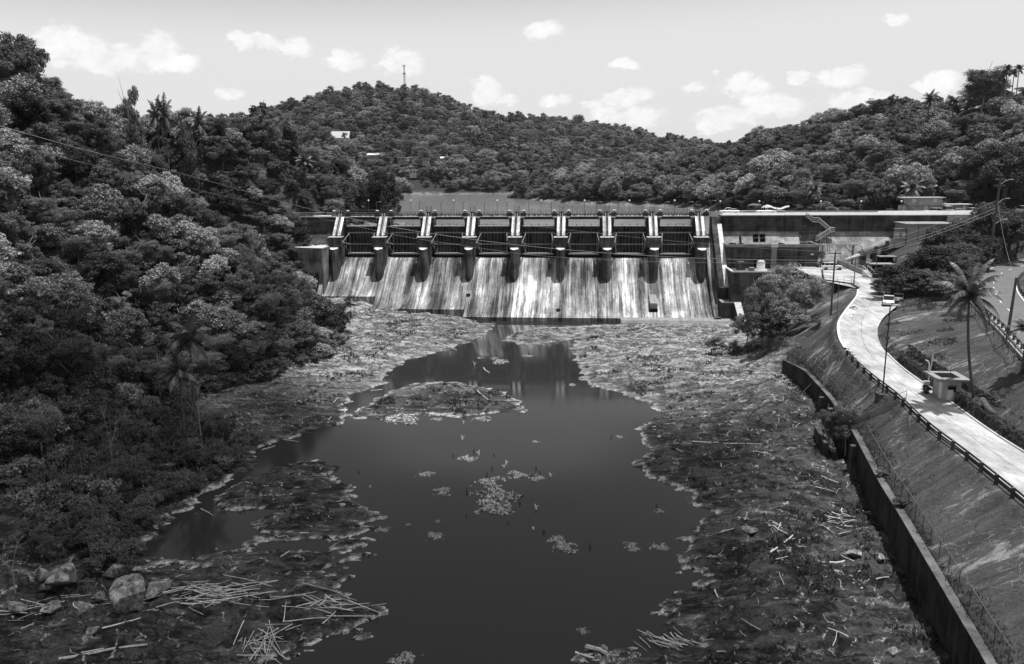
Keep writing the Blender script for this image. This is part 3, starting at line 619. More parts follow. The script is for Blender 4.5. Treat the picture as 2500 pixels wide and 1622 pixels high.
def pier_parts(u, side):
    p = MB(); s = 1.12
    p.prism([(3.4, 25.1), (0.1, 25.1), (-4.5, 20.35), (-4.5, 6), (3.4, 6)], 'x', u - s, u + s)
    plan = [(u - 1.15, -4.4), (u - 1.15, -7.0), (u - 0.98, -7.75), (u - 0.55, -8.5), (u, -8.95), (u + 0.55, -8.5), (u + 0.98, -7.75), (u + 1.15, -7.0), (u + 1.15, -4.4)]
    p.prism(plan, 'z', 6.2, 16.9)
    o = p.make('pier', M['pier'], dam)
    q = MB(); q.prism([(-6.98, 17.45), (-8.97, 16.9), (-6.98, 16.9)], 'x', u - 0.01, u + 0.01)
    q = MB(); q.add([(u - 1.16, -7.0, 17.42), (u + 1.16, -7.0, 17.42), (u + 1.0, -7.75, 17.15), (u + 0.56, -8.52, 16.98), (u, -8.98, 16.93), (u - 0.56, -8.52, 16.98), (u - 1.0, -7.75, 17.15),
                   (u - 1.16, -7.0, 16.89), (u + 1.16, -7.0, 16.89), (u, -8.98, 16.88)], [(0, 1, 2, 3, 4, 5, 6), (0, 7, 8, 1), (1, 8, 9, 4, 3, 2), (0, 6, 5, 4, 9, 7)])
    q.make('nose_cap', M['ramp'], o)
    b = MB(); b.box((u - 1.85, -7.05, 17.45), (u + 1.85, -3.6, 20.05)); b.make('trunnion_block', M['pierdark'], o, bevel=0.05)
    MB().box((u - 1.93, -7.13, 20.052), (u + 1.93, -3.8, 20.18)).make('platform_slab', M['light'], o)
    # two pale ramps either side of a ladder
    for a, c in ((-1.13, -0.38), (0.38, 1.13)):
        MB().prism([(0.05, 25.25), (-4.52, 20.42), (-4.52, 20.2), (0.05, 25.0)], 'x', u + a, u + c).make('ramp_face', M['ramp'], o)
    l = MB(); n = 17
    l.prism([(0.05, 25.13), (-4.52, 20.3), (-4.52, 20.2), (0.05, 25.0)], 'x', u - 0.38, u + 0.38)
    for i in range(n):
        t = i / (n - 1); l.box((u - 0.3, -4.4 + 4.3 * t - 0.05, 20.42 + 4.72 * t), (u + 0.3, -4.4 + 4.3 * t + 0.12, 20.5 + 4.72 * t))
    l.make('ladder', M['gsteel'], o)
    h = MB()
    for a in (-0.34, 0.34):
        h.tube([(u + a, -4.7, 20.2), (u + a, -4.6, 21.2), (u + a, -0.1, 26.0), (u + a, 0.2, 26.3), (u + a, 0.6, 26.2), (u + a, 0.7, 25.1)], 0.05, 5)
    h.make('ladder_rail', M['light'], o)
    r = MB()
    for a in (-1.8, -0.75, 0.75, 1.8):
        r.tube([(u + a, -7.0, 20.15), (u + a, -7.0, 21.2)], 0.035, 4)
    for zz in (20.7, 21.2):
        r.tube([(u - 1.8, -5.2, zz), (u - 1.8, -7.0, zz), (u + 1.8, -7.0, zz), (u + 1.8, -5.2, zz)], 0.035, 4)
    r.make('platform_rail', M['gsteel'], o)
    for a in (-1.0, 1.0):
        k = MB(); k.tube([(u + a, -4.5, 20.15), (u + a, -4.5, 21.3)], 0.04, 4); k.cbox((u + a, -4.5, 21.3), (0.3, 0.2, 0.2)); k.make('signal_lamp', M['gsteel'], o)
    # hoist machinery over the pier
    hb = MB(); hb.box((u - 2.6, 0.3, 25.3), (u - 1.25, 1.6, 26.3)); hb.box((u + 1.25, 0.3, 25.3), (u + 2.6, 1.6, 26.3))
    hb.tube([(u - 2.7, 1.0, 25.7), (u + 2.7, 1.0, 25.7)], 0.28, 8); hb.box((u - 0.6, 1.2, 25.3), (u + 0.6, 2.3, 26.5))
    hb.tube([(u - 2.0, 0.9, 26.3), (u - 2.0, 0.9, 26.9)], 0.22, 7); hb.tube([(u + 2.0, 0.9, 26.3), (u + 2.0, 0.9, 26.9)], 0.22, 7)
    hb.make('hoist', M['steel'], o)
    for a in (-2.0, 2.0):
        cp = MB(); cp.lathe([(0.02, 0.3), (0.5, 0.12), (0.55, 0.0)], (u + a, 0.8, 26.85), 8); cp.make('hoist_hood', M['light'], o)
    fr = MB()
    for a in (-0.7, 0.7):
        fr.tube([(u + a, 2.4, 25.3), (u + a, 2.4, 28.2)], 0.05, 4); fr.tube([(u + a, 3.4, 25.3), (u + a, 2.4, 28.2)], 0.04, 4)
    for zz in (27.0, 27.6, 28.2): fr.tube([(u - 0.7, 2.4, zz), (u + 0.7, 2.4, zz)], 0.045, 4)
    fr.tube([(u - 0.7, 2.4, 25.6), (u + 0.7, 2.4, 28.0)], 0.035, 4)
    fr.make('hoist_frame', M['gsteel'], o)
    for sg in (-1, 1):   # deck brackets beside the bays
        if (side == 0 and sg < 0) or (side == 8 and sg > 0): continue
        c = MB(); x = u + sg * 1.75
        c.box((min(u + sg * 1.12, u + sg * 2.3), -0.3, 24.9), (max(u + sg * 1.12, u + sg * 2.3), 0.6, 25.15)); c.tube([(x - 0.25, -0.35, 24.9), (x - 0.25, -0.35, 24.3), (x + 0.25, -0.35, 24.3), (x + 0.25, -0.35, 24.9)], 0.06, 5)
        c.box((x - 0.32, -0.5, 24.0), (x + 0.32, -0.2, 24.18)); c.make('lifting_bracket', M['light'], o)
        g = MB(); g.box((u + sg * 1.13 if sg > 0 else u - 1.9, -0.6, 15.0), (u + 1.9 if sg > 0 else u - 1.13, 3.0, 24.9))
        g.make('gate_guide', M['steel'], o)
    return o
for k in range(9): pier_parts((k - 4) * P, k)
# radial gates
def gate(uc):
    w = P / 2 - 1.92; TR = (-5.9, 18.6); Rg = 6.9
    top, bot = math.atan2(22.55 - TR[1], 1), math.atan2(14.6 - TR[1], 1)
    a0, a1 = math.asin((14.55 - TR[1]) / Rg), math.asin((22.6 - TR[1]) / Rg)
    arc = [(TR[0] + Rg * math.cos(t), TR[1] + Rg * math.sin(t)) for t in np.linspace(a1, a0, 12)]
    mb = MB(); mb.prism(arc + [(p[0] - 0.12, p[1]) for p in arc[::-1]], 'x', uc - w, uc + w)
    gt = mb.make('gate', M['gatem'], dam)
    rb = MB()
    for i in range(9):
        x = uc - w + 0.55 + i * (2 * w - 1.1) / 8
        rb.prism([(p[0] - 0.13, p[1]) for p in arc] + [(p[0] - 0.38, p[1]) for p in arc[::-1]], 'x', x - 0.05, x + 0.05)
    rb.make('rib', M['gsteel'], gt)
    for zz, hh in ((20.75, 0.34), (17.55, 0.3)):
        v = TR[0] + math.sqrt(Rg ** 2 - (zz - TR[1]) ** 2)
        MB().box((uc - w, v - 1.0, zz), (uc + w, v - 0.4, zz + hh)).make('girder', M['midc'], gt)
    v = arc[-1][0]
    MB().box((uc - w + 0.1, v - 1.0, 15.0), (uc + w - 0.1, v - 0.42, 15.28)).make('bottom_girder', M['light'], gt)
    MB().box((uc - w * 0.74, v - 1.06, 15.285), (uc + w * 0.62, v - 0.4, 15.42)).make('walkway_plate', M['white'], gt)
    v = arc[0][0]
    MB().box((uc - w, v - 0.5, 22.6), (uc + w, v + 0.25, 22.85)).make('top_plate', M['light'], gt)
    sp = MB()
    for i in range(3):
        x = uc + (i - 1) * 2.05; sp.add([(x - 0.13, v, 22.84), (x + 0.13, v, 22.84), (x, v + 0.25, 22.84), (x, v, 23.55)], [(0, 1, 3), (1, 2, 3), (2, 0, 3), (0, 2, 1)])
    sp.tube([(uc - w, v - 0.1, 23.1), (uc + w, v - 0.1, 23.1)], 0.025, 4)
    sp.make('splitter', M['steel'], gt)
    for sg in (-1, 1):
        a = MB(); xt = uc + sg * (w - 0.05); xg = uc + sg * (w - 0.75)
        for zz in (21.0, 17.7, 15.2):
            vv_ = TR[0] + math.sqrt(max(Rg ** 2 - (zz - TR[1]) ** 2, 1)) - 0.9
            a.tube([(xt, TR[0], TR[1]), (xg, vv_, zz)], 0.1, 4)
        a.tube([(xt, TR[0] + 0.4, TR[1] + 0.3), (xg, -1.2, 17.7)], 0.07, 4)
        a.tube([(xg, -0.9, 21.0), (xg, -0.6, 17.7), (xg, -1.0, 15.2)], 0.07, 4)
        a.tube([((xt + xg) / 2, -3.2, 19.9), ((xt + xg) / 2, -3.2, 18.1), ((xt + xg) / 2, -3.4, 16.9)], 0.06, 4)
        a.make('gate_arm', M['midc'], gt)
for k in range(8): gate((k - 3.5) * P)
# deck over the bays: girder, slab, railing with lattice, pipe
def railing(mb, a, b, z, h=1.1, step=1.6, lattice=False, rails=(0.5, 1.0), r=0.035):
    a, b = Vector(a), Vector(b); L = (b - a).length; n = max(1, round(L / step))
    for i in range(n + 1):
        p = a.lerp(b, i / n); mb.tube([(p.x, p.y, z), (p.x, p.y, z + h)], r, 4)
    for k in rails: mb.tube([(a.x, a.y, z + h * k), (b.x, b.y, z + h * k)], r, 4)
    if lattice:
        for i in range(n * 2):
            p, q = a.lerp(b, i / (2 * n)), a.lerp(b, (i + 1) / (2 * n))
            mb.tube([(p.x, p.y, z + (0.1 if i % 2 else h * 0.95)), (q.x, q.y, z + (h * 0.95 if i % 2 else 0.1))], r * 0.9, 4)
for k in range(8):
    uc = (k - 3.5) * P; w = P / 2 - 1.13
    o = MB().box((uc - w, 0.2, 24.5), (uc + w, 0.65, 25.2)).make('bridge_span', M['steel'], dam)
    MB().box((uc - w, 2.4, 24.7), (uc + w, 2.9, 25.15)).make('girder', M['steel'], o)
    MB().box((uc - w - 1.1, 0.1, 25.204), (uc + w + 1.1, 3.2, 25.34)).make('walkway', M['light'], o)
    rr = MB(); railing(rr, (uc - w, 0.25, 0), (uc + w, 0.25, 0), 25.34, 1.15, 0.8, True); rr.make('lattice_railing', M['gsteel'], o)
    rr = MB(); railing(rr, (uc - w - 1, 3.1, 0), (uc + w + 1, 3.1, 0), 25.34, 1.7, 1.9, False, (0.35, 0.65, 1.0)); rr.make('lake_side_railing', M['gsteel'], o)
    pp = MB(); rs = random.Random(k)
    for i in range(14):
        x = uc - w + 0.5 + i * (2 * w - 1) / 13; pp.cbox((x + rs.uniform(-.2, .2), 1.2 + rs.uniform(-.4, .6), 25.34), (0.18 + rs.random() * 0.4, 0.2, 0.15 + rs.random() * 0.6))
    pp.tube([(uc - w, 1.6, 25.75), (uc + w, 1.6, 25.75)], 0.13, 6); pp.make('hoist_shaft', M['gsteel'], o)
# left abutment
o = MB().prism([(4.0, 25.2), (-0.6, 25.2), (-0.6, 20.4), (-1.8, 20.3), (-4, 17.5), (-4, 8), (4, 8)], 'x', -74, -50.75).make('left_abutment', M['wallup'], dam)
MB().box((-74, -1.0, 25.204), (-50.8, 4.0, 25.5)).make('coping', M['light'], o)
rr = MB(); railing(rr, (-74, -0.8, 0), (-50.8, -0.8, 0), 25.5, 1.0, 2.2); rr.make('railing', M['light'], o)
o = MB().prism([(-51.0, -13.2), (-51.0, -3.8), (-62, -3.8), (-66, -9.0)], 'z', 2, 17.6).make('left_training_wall', M['abut'], dam)
MB().prism([(-50.95, -13.35), (-50.95, -3.8), (-62, -3.79), (-66.2, -9.2)], 'z', 17.604, 17.8).make('coping', M['light'], o)
MB().prism([(-3.8, 17), (-13.6, 7.6), (-15.5, 5.6), (-15.5, 1), (-3.8, 1)], 'x', -52.3, -51.35).make('wing_wall', M['midc'], dam)
# right side: curved outer strip, dark training wall with its pale sloping top
MB().prism([(0, 20.6), (-3, 17.8), (-8, 11.5), (-12, 7.2), (-17, 3.6), (-20.5, 1.9), (-21.6, 1.4), (-21.6, -1), (0, -1)], 'x', 51.3, 52.9).make('outer_spillway_strip', M['chute'], dam)
o = MB().prism([(3.5, 25.1), (-0.3, 25.1), (-1.0, 23.2), (-16.5, 8.2), (-16.5, 5), (-21, 5), (-21, -1), (3.5, -1)], 'x', 52.91, 55.4).make('right_training_wall', M['pierdark'], dam)
MB().prism([(-1.0, 23.3), (-16.4, 8.4), (-16.4, 8.1), (-1.0, 23.0)], 'x', 54.3, 55.45).make('sloping_cap', M['ramp'], o)
MB().box((52.9, -21.2, 5.004), (56.6, -16.3, 5.25)).make('ledge', M['midc'], o)
o = MB().prism([(-21.02, 5), (-30.5, 0.8), (-30.5, -1), (-21.02, -1)], 'x', 56.0, 57.3).make('toe_wall', M['pierdark'], dam)
MB().prism([(-21.02, 5.3), (-30.6, 1.05), (-30.6, 0.85), (-21.02, 5.04)], 'x', 55.95, 57.6).make('toe_wall_cap', M['light'], o)
MB().prism([(-21.0, 1.2), (-22.3, 0.7), (-23.5, -1), (-21.0, -1)], 'x', 28.0, 55.8).make('apron_sill', M['midc'], dam)
# right wing wall
UR = 121.0
o = MB().box((55.42, -0.4, 21.2), (UR, 4.4, 25.35)).make('upper_wall', M['wallup'], dam)
MB().prism([(4.4, 21.18), (-0.55, 21.18), (-0.85, 20.0), (-3.6, 16.5), (-6.5, 12), (-6.5, 8), (4.4, 8)], 'x', 55.42, UR).make('lower_wall', M['walllow'], dam)
MB().prism([(-0.45, 25.34), (-0.45, 21.3), (-2.4, 18.2), (-2.4, 17), (-0.2, 17)], 'x', 76.0, 81.0).make('buttress_panel', M['pier'], dam)
c_ = MB().box((55.42, -0.62, 25.354), (UR + 0.2, 5.6, 25.6)).make('crest_road', M['light'], dam)
MB().prism([(-0.95, 25.604), (-0.45, 26.62), (-0.3, 26.62), (-0.3, 25.604)], 'x', 72, UR).make('parapet', M['white'], c_)
MB().box((72, -0.6, 26.624), (96, -0.25, 26.74)).make('parapet_cap', M['midc'], c_)
rr = MB(); railing(rr, (55.5, -0.5, 0), (72, -0.5, 0), 25.6, 1.1, 2.0, False, (0.45, 1.0), 0.05); rr.prism([(-.85, 25.75), (-.6, 26.25), (-.55, 26.25), (-.8, 25.75)], 'x', 55.5, 72); rr.make('guard_rail', M['white'], c_)
rr = MB(); railing(rr, (55.5, 5.45, 0), (UR, 5.45, 0), 25.6, .7, 2.6, False, (1.0,), 0.04); rr.make('lake_side_railing', M['gsteel'], c_)
for u0, z0 in ((63.9, 18.6), (65.7, 18.6), (63.9, 19.7), (65.7, 19.7)):
    vf = -2.05 if z0 < 19 else -1.25; wd = MB().box((u0, vf, z0), (u0 + 1.25, -0.8, z0 + 0.85)).make('window', M['black'], dam)
    f = MB(); f.box((u0 - 0.14, vf - .03, z0 - 0.14), (u0 + 1.39, vf + .6, z0 - .002)); f.make('window_sill', M['midc'], wd)
MB().prism([(-2.35, 18.3), (-.95, 20.1), (-.5, 20.1), (-.5, 18.3)], 'x', 60.2, 60.75).make('vent_grille', M['black'], dam)
# cables draped down the wall
mb = MB()
for a, b in ((56.2, 58.3), (56.6, 59.8)): mb.tube([(a, -0.6, 25.0), ((a * .7 + b * .3), -0.7, 22.8), (b, -0.9, 20.3)], 0.04, 4)
mb.make('drain_pipe', M['gsteel'], dam)

# ------------------------------------------------------------------ plants: shared meshes
def leaf_cards(C, N, size, asp, seed):
    r = np.random.default_rng(seed); n = len(C)
    t = r.normal(size=(n, 3)); t -= N * (t * N).sum(1)[:, None]; t /= np.linalg.norm(t, axis=1)[:, None] + 1e-9
    b = np.cross(N, t); L = size * r.uniform(0.6, 1.35, n)[:, None]; Wd = L * asp
    V = np.stack([C - t * L * 0.5, C + b * Wd * 0.5 - t * L * .05, C + t * L * 0.5, C - b * Wd * 0.5 - t * L * .05], 1).reshape(-1, 3)
    F = np.arange(n * 4).reshape(n, 4); return V, F
def make_crown(name, mat, seed, rx=4.5, hz=4.0, lobes=16, n=6000, size=0.5, asp=0.6, z0=5.5, lobe_r=0.42, up=0.35, scatter=0.7, sub=9, subr=0.36, flat=0.8):
    """leaf cards on clusters of clusters: limbs' lobes, each broken into small uneven clumps"""
    r = np.random.default_rng(seed); cs = []; rs = []
    for i in range(lobes):
        while True:
            p = r.uniform(-1, 1, 3)
            if 0.25 < np.linalg.norm(p) < 1: break
        p = p * np.array([rx * 0.78, rx * 0.78, hz * 0.75]) * r.uniform(0.8, 1.15); R0 = rx * lobe_r * r.uniform(0.5, 1.3)
        for j in range(int(sub * r.uniform(0.6, 1.4))):
            d = r.normal(size=3); d[2] += 0.35; d /= np.linalg.norm(d)
            cs.append(p + d * R0 * r.uniform(0.45, 1.05) * np.array([1.1, 1.1, 0.8])); rs.append(R0 * subr * r.uniform(0.6, 1.7))
    cs = np.array(cs); rs = np.array(rs); k = len(cs)
    w = rs ** 2 / (rs ** 2).sum(); li = r.choice(k, n, p=w)
    d = r.normal(size=(n, 3)); d[:, 2] += 0.4; d /= np.linalg.norm(d, axis=1)[:, None]
    C = cs[li] + d * (rs[li] * r.uniform(0.35, 1.12, n))[:, None] * np.array([1.15, 1.15, flat])
    N = d * 0.5 + r.normal(size=C.shape) * scatter * 0.6 + np.array([0, 0, up]); N /= np.linalg.norm(N, axis=1)[:, None]
    V, F = leaf_cards(C, N, size, asp, seed + 1); V[:, 2] += z0
    ct = r.normal(0, 0.10, k)
    tone = np.repeat(np.clip(r.normal(0.5, 0.16, n) + ct[li], 0, 1), 4)
    return raw(name, V, F, mat, {'tone': ('FLOAT', tone)})
def make_trunk(name, mat, seed, h=6.5, r0=0.32, spread=3.0, nb=7):
    rr_ = random.Random(seed); mb = MB(); p = [(0, 0, -1.5)]; x = y = 0
    for i in range(1, 6): x += rr_.uniform(-.25, .25); y += rr_.uniform(-.25, .25); p.append((x, y, h * i / 5))
    mb.tube(p, r0, 7, r0 * 0.35)
    for i in range(nb):
        t = rr_.uniform(0.45, 0.95); k = min(4, int(t * 5)); b = Vector(p[k]).lerp(Vector(p[k + 1]), t * 5 - k); a = i * 2.4 + rr_.random()
        e = b + Vector((math.cos(a) * spread * rr_.uniform(.6, 1), math.sin(a) * spread * rr_.uniform(.6, 1), rr_.uniform(1.2, 3.2)))
        mid = b.lerp(e, 0.5) + Vector((0, 0, -0.25)); mb.tube([b, mid, e], r0 * 0.4, 5, r0 * 0.1)
    return mb.make(name, mat, None, True)
ZERO = bpy.data.objects
KINDS = {}
def proto(kind, name, leafmat, tmat, **kw):
    root = empty(name); t = make_trunk('trunk', tmat, kw.get('seed', 1), h=kw.pop('th', 7.0), r0=kw.pop('tr', 0.3), spread=kw.pop('sprd', 3.0))
    t.parent = root; c = make_crown('crown', leafmat, **kw); c.parent = root
    kids(root); KINDS[kind] = root; return root
proto('dense', 'broadleaf_tree', M['leaf0'], M['trunk'], seed=11, n=17000, size=0.36, lobes=22)
proto('dense2', 'broadleaf_tree', M['leaf3'], M['trunk'], seed=12, n=17000, size=0.33, lobes=26, lobe_r=0.34, hz=3.6, sub=7)
proto('feather', 'feathery_tree', M['leaf1'], M['palebark'], seed=13, n=26000, size=0.24, asp=0.36, lobes=22, lobe_r=0.36, scatter=0.9, hz=3.2, up=0.7, tr=0.2, flat=0.55, sub=12)
proto('glossy', 'glossy_tree', M['leaf2'], M['trunk'], seed=14, n=11000, size=0.5, asp=0.62, lobes=22, up=0.4, scatter=0.9, sub=8, subr=0.42)
proto('pale', 'pale_tree', M['leafp'], M['palebark'], seed=23, n=26000, size=0.26, asp=0.4, lobes=26, lobe_r=0.34, scatter=0.9, hz=3.4, up=0.7, tr=0.2, flat=0.6, sub=11)
proto('open', 'open_tree', M['leaf3'], M['palebark'], seed=15, n=9000, size=0.34, lobes=15, lobe_r=0.30, hz=4.8, tr=0.24, subr=0.4)
proto('tall', 'vine_clad_tree', M['leaf0'], M['trunk'], seed=16, n=15000, size=0.34, rx=2.7, hz=6.8, lobes=22, lobe_r=0.5, z0=6.0, th=9)
proto('mango', 'mango_tree', M['leaf0'], M['trunk'], seed=17, n=30000, size=0.34, rx=5.6, hz=4.2, lobes=38, lobe_r=0.28, z0=5.2, tr=0.45, sprd=4, sub=8, subr=0.45)
def make_bare(seed):
    rr_ = random.Random(seed); mb = MB()
    def br(p, d, L, r, k):
        q = p + d * L; mb.tube([p, p.lerp(q, .5) + Vector((rr_.uniform(-.1, .1), 0, 0)) * L * .5, q], r, 4, r * 0.6)
        if k == 0: return
        for i in range(rr_.randint(2, 3)):
            n = (d + Vector((rr_.uniform(-1, 1), rr_.uniform(-1, 1), rr_.uniform(-.1, .7)))).normalized(); br(q, n, L * rr_.uniform(.55, .8), r * .6, k - 1)
    br(Vector((0, 0, -.5)), Vector((rr_.uniform(-.15, .15), 0, 1)).normalized(), 3.6, 0.12, 4)
    root = empty('bare_tree'); o = mb.make('trunk', M['palebark'], root); kids(root); return root
KINDS['bare'] = make_bare(4)
def shrub_proto(kind, name, mat, seed, **kw):
    root = empty(name); c = make_crown('foliage', mat, seed, **kw); c.parent = root
    t = make_trunk('stem', M['trunk'], seed, 1.6, 0.08, 0.9, 4); t.parent = root; kids(root); KINDS[kind] = root
shrub_proto('shrub', 'shrub', M['shrubleaf'], 21, rx=1.9, hz=1.2, lobes=12, n=2600, size=0.22, asp=0.45, z0=1.1, up=0.6, scatter=0.9)
shrub_proto('shrub2', 'shrub', M['leaf3'], 22, rx=1.7, hz=1.4, lobes=9, n=1800, size=0.3, asp=0.55, z0=1.2)
# palm
def make_palm(seed, h=9.0, lean=0.0, nf=17, fl=3.6, name='palm_tree', tm=None, droop=1.0):
    rr_ = random.Random(seed); root = empty(name); pts = [(lean * (1 - (i / 8)) ** 1.8 * -1 + lean, 0, h * i / 8 - (0.5 if i == 0 else 0)) for i in range(9)]
    MB().tube(pts, 0.22, 8, 0.13).make('trunk', tm or M['trunk'], root, True)
    top = Vector(pts[-1])
    for i in range(nf):
        az = i * 2.399 + rr_.uniform(-.2, .2); el = R(78) - (i / nf) * R(105); L = fl * rr_.uniform(.85, 1.1)
        V = []; F = []; tone = []; p = top.copy(); hd = Vector((math.cos(az), math.sin(az), 0)); side = Vector((-math.sin(az), math.cos(az), 0)); e = el; ns = 22; prev = []
        for k in range(ns + 1):
            d = hd * math.cos(e) + Vector((0, 0, math.sin(e))); t = k / ns
            prev.append((p.copy(), d.copy())); p = p + d * (L / ns); e -= droop * R(100) / ns * (0.3 + t)
        for k in range(1, ns + 1):
            q, d = prev[k]; t = k / ns; ll = 0.95 * math.sin(math.pi * min(1, 0.12 + t * 0.92)) ** 0.6 * (1 - .25 * t); nrm = d.cross(side)
            for sg in (-1, 1):
                for hlf in (0, 0.5):
                    b0 = q - d * (L / ns) * hlf; dirn = (side * sg * 0.8 + d * 0.55 + Vector((0, 0, -0.35 - rr_.random() * .35))).normalized(); wv = d * 0.075
                    n0 = len(V); V += [b0 - wv, b0 + wv, b0 + dirn * ll + wv * .3, b0 + dirn * ll - wv * .3]; F.append((n0, n0 + 1, n0 + 2, n0 + 3)); tone += [rr_.uniform(.25, .8)] * 4
            if k > 1:
                a = prev[k - 1][0]; n0 = len(V); wv = side * 0.035; V += [a - wv, a + wv, q + wv, q - wv]; F.append((n0, n0 + 1, n0 + 2, n0 + 3)); tone += [.9] * 4
        o = raw('frond', [tuple(v) for v in V], F, M['palmleaf'], {'tone': ('FLOAT', tone)}, root)
    kids(root); return root
KINDS['palm'] = make_palm(1); KINDS['palm_lean'] = make_palm(5, 10.5, -2.3, 24, 4.7, 'palm_tree', M['trunk'])
KINDS['royal'] = make_palm(9, 11, 0.2, 13, 2.6, 'royal_palm', M['palebark'], 1.3)
USED = set()
def place(kind, x, y, z=None, s=1.0, rz=None, label=None, cat='tree', group=None, sz=None):
    root = KINDS[kind]; z = H1(x, y) if z is None else z; rz = rng.uniform(0, 6.28) if rz is None else rz
    sc = (s, s, s * (sz or 1.0))
    if kind not in USED:
        USED.add(kind); o = root; o.location = (x, y, z); o.rotation_euler = (0, 0, rz); o.scale = sc; tag(o, label, cat, group); return o
    o = copy_tree(root, None, (x, y, z), rz, sc); o['label'] = label; o['category'] = cat
    if group: o['group'] = group
    elif 'group' in o: del o['group']
    return o

# ------------------------------------------------------------------ special plants of the photo, measured
def by_px(kind, px, py_top, Y, top_h, label, cat='tree', group=None, rz=None, minz=None, sx=None):
    """plant at depth Y whose top reaches picture height py_top; top_h = height of the kind at scale 1"""
    x, _, zt = atY(px, py_top, Y); z0 = H1(x, Y)
    s = max(0.35, (zt - z0) / top_h)
    if sx: return place(kind, x, Y, z0, sx, rz, label, cat, group, s / sx)
    return place(kind, x, Y, z0, s, rz, label, cat, group)
KEEP = [(atY(2432, 455, 232)[0], 228, 9)]      # clearings around measured plants: x, y, r
def sp(kind, px, py, Y, top_h, label, group=None, rz=None, sx=None, cat='tree'):
    o = by_px(kind, px, py, Y, top_h, label, cat, group, rz, sx=sx); KEEP.append((o.location.x, o.location.y, 3.0 if sx is None else 4.2 * sx)); return o
sp('palm', 742, 372, 236, 11.5, 'pale coconut palm on the left hillside above the abutment', sx=1.05, cat='palm')
sp('palm', 455, 765, 112, 11.5, 'dark coconut palm at the foot of the left slope, upper of two', sx=1.25, cat='palm')
sp('palm', 432, 855, 103, 11.5, 'small dark palm low on the left bank, just below another palm', sx=0.9, cat='palm')
sp('palm', 376, 232, 205, 11.5, 'palm on the left skyline, left one of a close pair', sx=0.85, cat='palm')
sp('palm', 396, 226, 206, 11.5, 'palm on the left skyline, right one of a close pair', sx=0.9, cat='palm')
sp('palm', 482, 262, 215, 11.5, 'windswept palm on the left ridge with drooping fronds', sx=0.85, cat='palm')
sp('palm', 1990, 438, 262, 11.5, 'palm among the trees behind the right dam wall', sx=0.95, cat='palm')
sp('palm', 2228, 432, 250, 11.5, 'large palm standing behind the flat-roofed two-storey house', sx=1.25, cat='palm')
sp('palm', 2272, 300 - 80, 345, 11.5, 'palm high on the right hill near the skyline', sx=1.2, cat='palm')
sp('palm', 2330, 232, 345, 11.5, 'second palm high on the right hill, beside tall trees', sx=1.2, cat='palm')
for i, (a, b) in enumerate([(2462, 160), (2478, 170), (2490, 160), (2450, 178)]):
    sp('royal', a, b, 330 + 3 * i, 12, 'tall slender palm beside the hilltop house on the right', 'slender palms by the hilltop house', sx=1.1, cat='palm')
sp('royal', 1149, 254, 985, 12, 'lone palm on the far ridge, smaller of two', sx=1.7, cat='palm')
sp('royal', 1162, 262, 985, 12, 'wide palm on the far ridge beside a smaller one', sx=2.2, cat='palm')
# big leaning palm by the road
lx, ly, hz_ = at(2381, 990, 10.6); hz_ = H1(lx, ly); lx, ly, hz_ = at(2381, 990, hz_)
place('palm_lean', lx, ly, hz_, 0.92, R(0), 'leaning coconut palm on the grass beside the guard booth', 'palm', sz=(zat(lx, ly, 735) - hz_) / 9.2)
KEEP.append((lx, ly, 3))
sp('palm', 2512, 770, 92, 11.5, 'dark palm at the right edge of the view above the grass bank', sx=0.75, cat='palm')
# right bank trees
RT = [('mango', 2435, 478, 192, 'large dark broad tree behind the tall utility pole', 1.35), ('mango', 2318, 540, 186, 'dark tree in front of the blank concrete block', 1.0),
      ('mango', 2203, 640, 152, 'dense dark tree overhanging the parked pickup', .95), ('mango', 2272, 588, 160, 'round dark tree left of the tall utility pole', 1.1),
      ('mango', 2478, 500, 196, 'tall dark tree right of the tall utility pole', 1.1), ('mango', 2345, 585, 172, 'shaded tree between the highway bend and the car park', 1.1), ('mango', 2268, 650, 149, 'low dark tree at the top of the shaded bank', .9),
      ('mango', 2392, 560, 180, 'dark tree just behind the foot of the tallest pole', .9), ('dense', 2350, 640, 166, 'leafy low tree left of the highway bend', 1.0),
      ('mango', 2165, 700, 158, 'rounded tree crown at the edge of the pale access road', 0.6),
      ('mango', 2470, 330, 262, 'broad dark tree on the open slope at the right edge', 1.9), ('mango', 2415, 345, 270, 'dark tree left of the broadest one on the right slope', 1.5)]
for k, px, py, Y, lb, sx in RT: sp(k, px, py, Y, 10.4, lb, sx=sx)
RG_ = [('pale', 1930, 648, 160, 'pale feathery tree in front of the powerhouse, broadest of the clump', 1.4), ('pale', 1870, 680, 158, 'pale tree at the left of the clump by the powerhouse', 0.95),
       ('pale', 1975, 672, 160, 'pale tree at the right of the clump by the powerhouse', 0.8), ('dense2', 1880, 760, 150, 'shaded lower tree beneath the pale clump by the powerhouse', 0.85), ('pale', 1830, 740, 158, 'small pale tree beside the toe wall', 0.7), ('dense2', 1925, 735, 152, 'dense tree in the middle of the clump by the powerhouse', 0.9)]
for k, px, py, Y, lb, sx in RG_: sp(k, px, py, Y, 9.2, lb, sx=sx)
sp('feather', 2075, 975, 99, 9.2, 'feathery bush tree growing over the river wall by the steps', sx=0.55)
sp('feather', 2030, 990, 101, 9.2, 'low spreading tree hanging off the river wall', sx=0.42)
sp('bare', 480, 905, 104, 9, 'leafless pale tree on the left bank below the palms', sx=0.75)
sp('bare', 15, 1290, 66, 9, 'leafless pale tree at the left edge of the view', sx=0.5)
sp('bare', 258, 962, 94, 9, 'leafless forked tree among shrubs on the left bank', sx=0.4)
sp('mango', 925, 398, 268, 10.4, 'large dark tree on the point left of the lake', sx=1.25)
sp('dense', 868, 430, 262, 10.4, 'round tree next to the large dark one by the lake', sx=1.0)
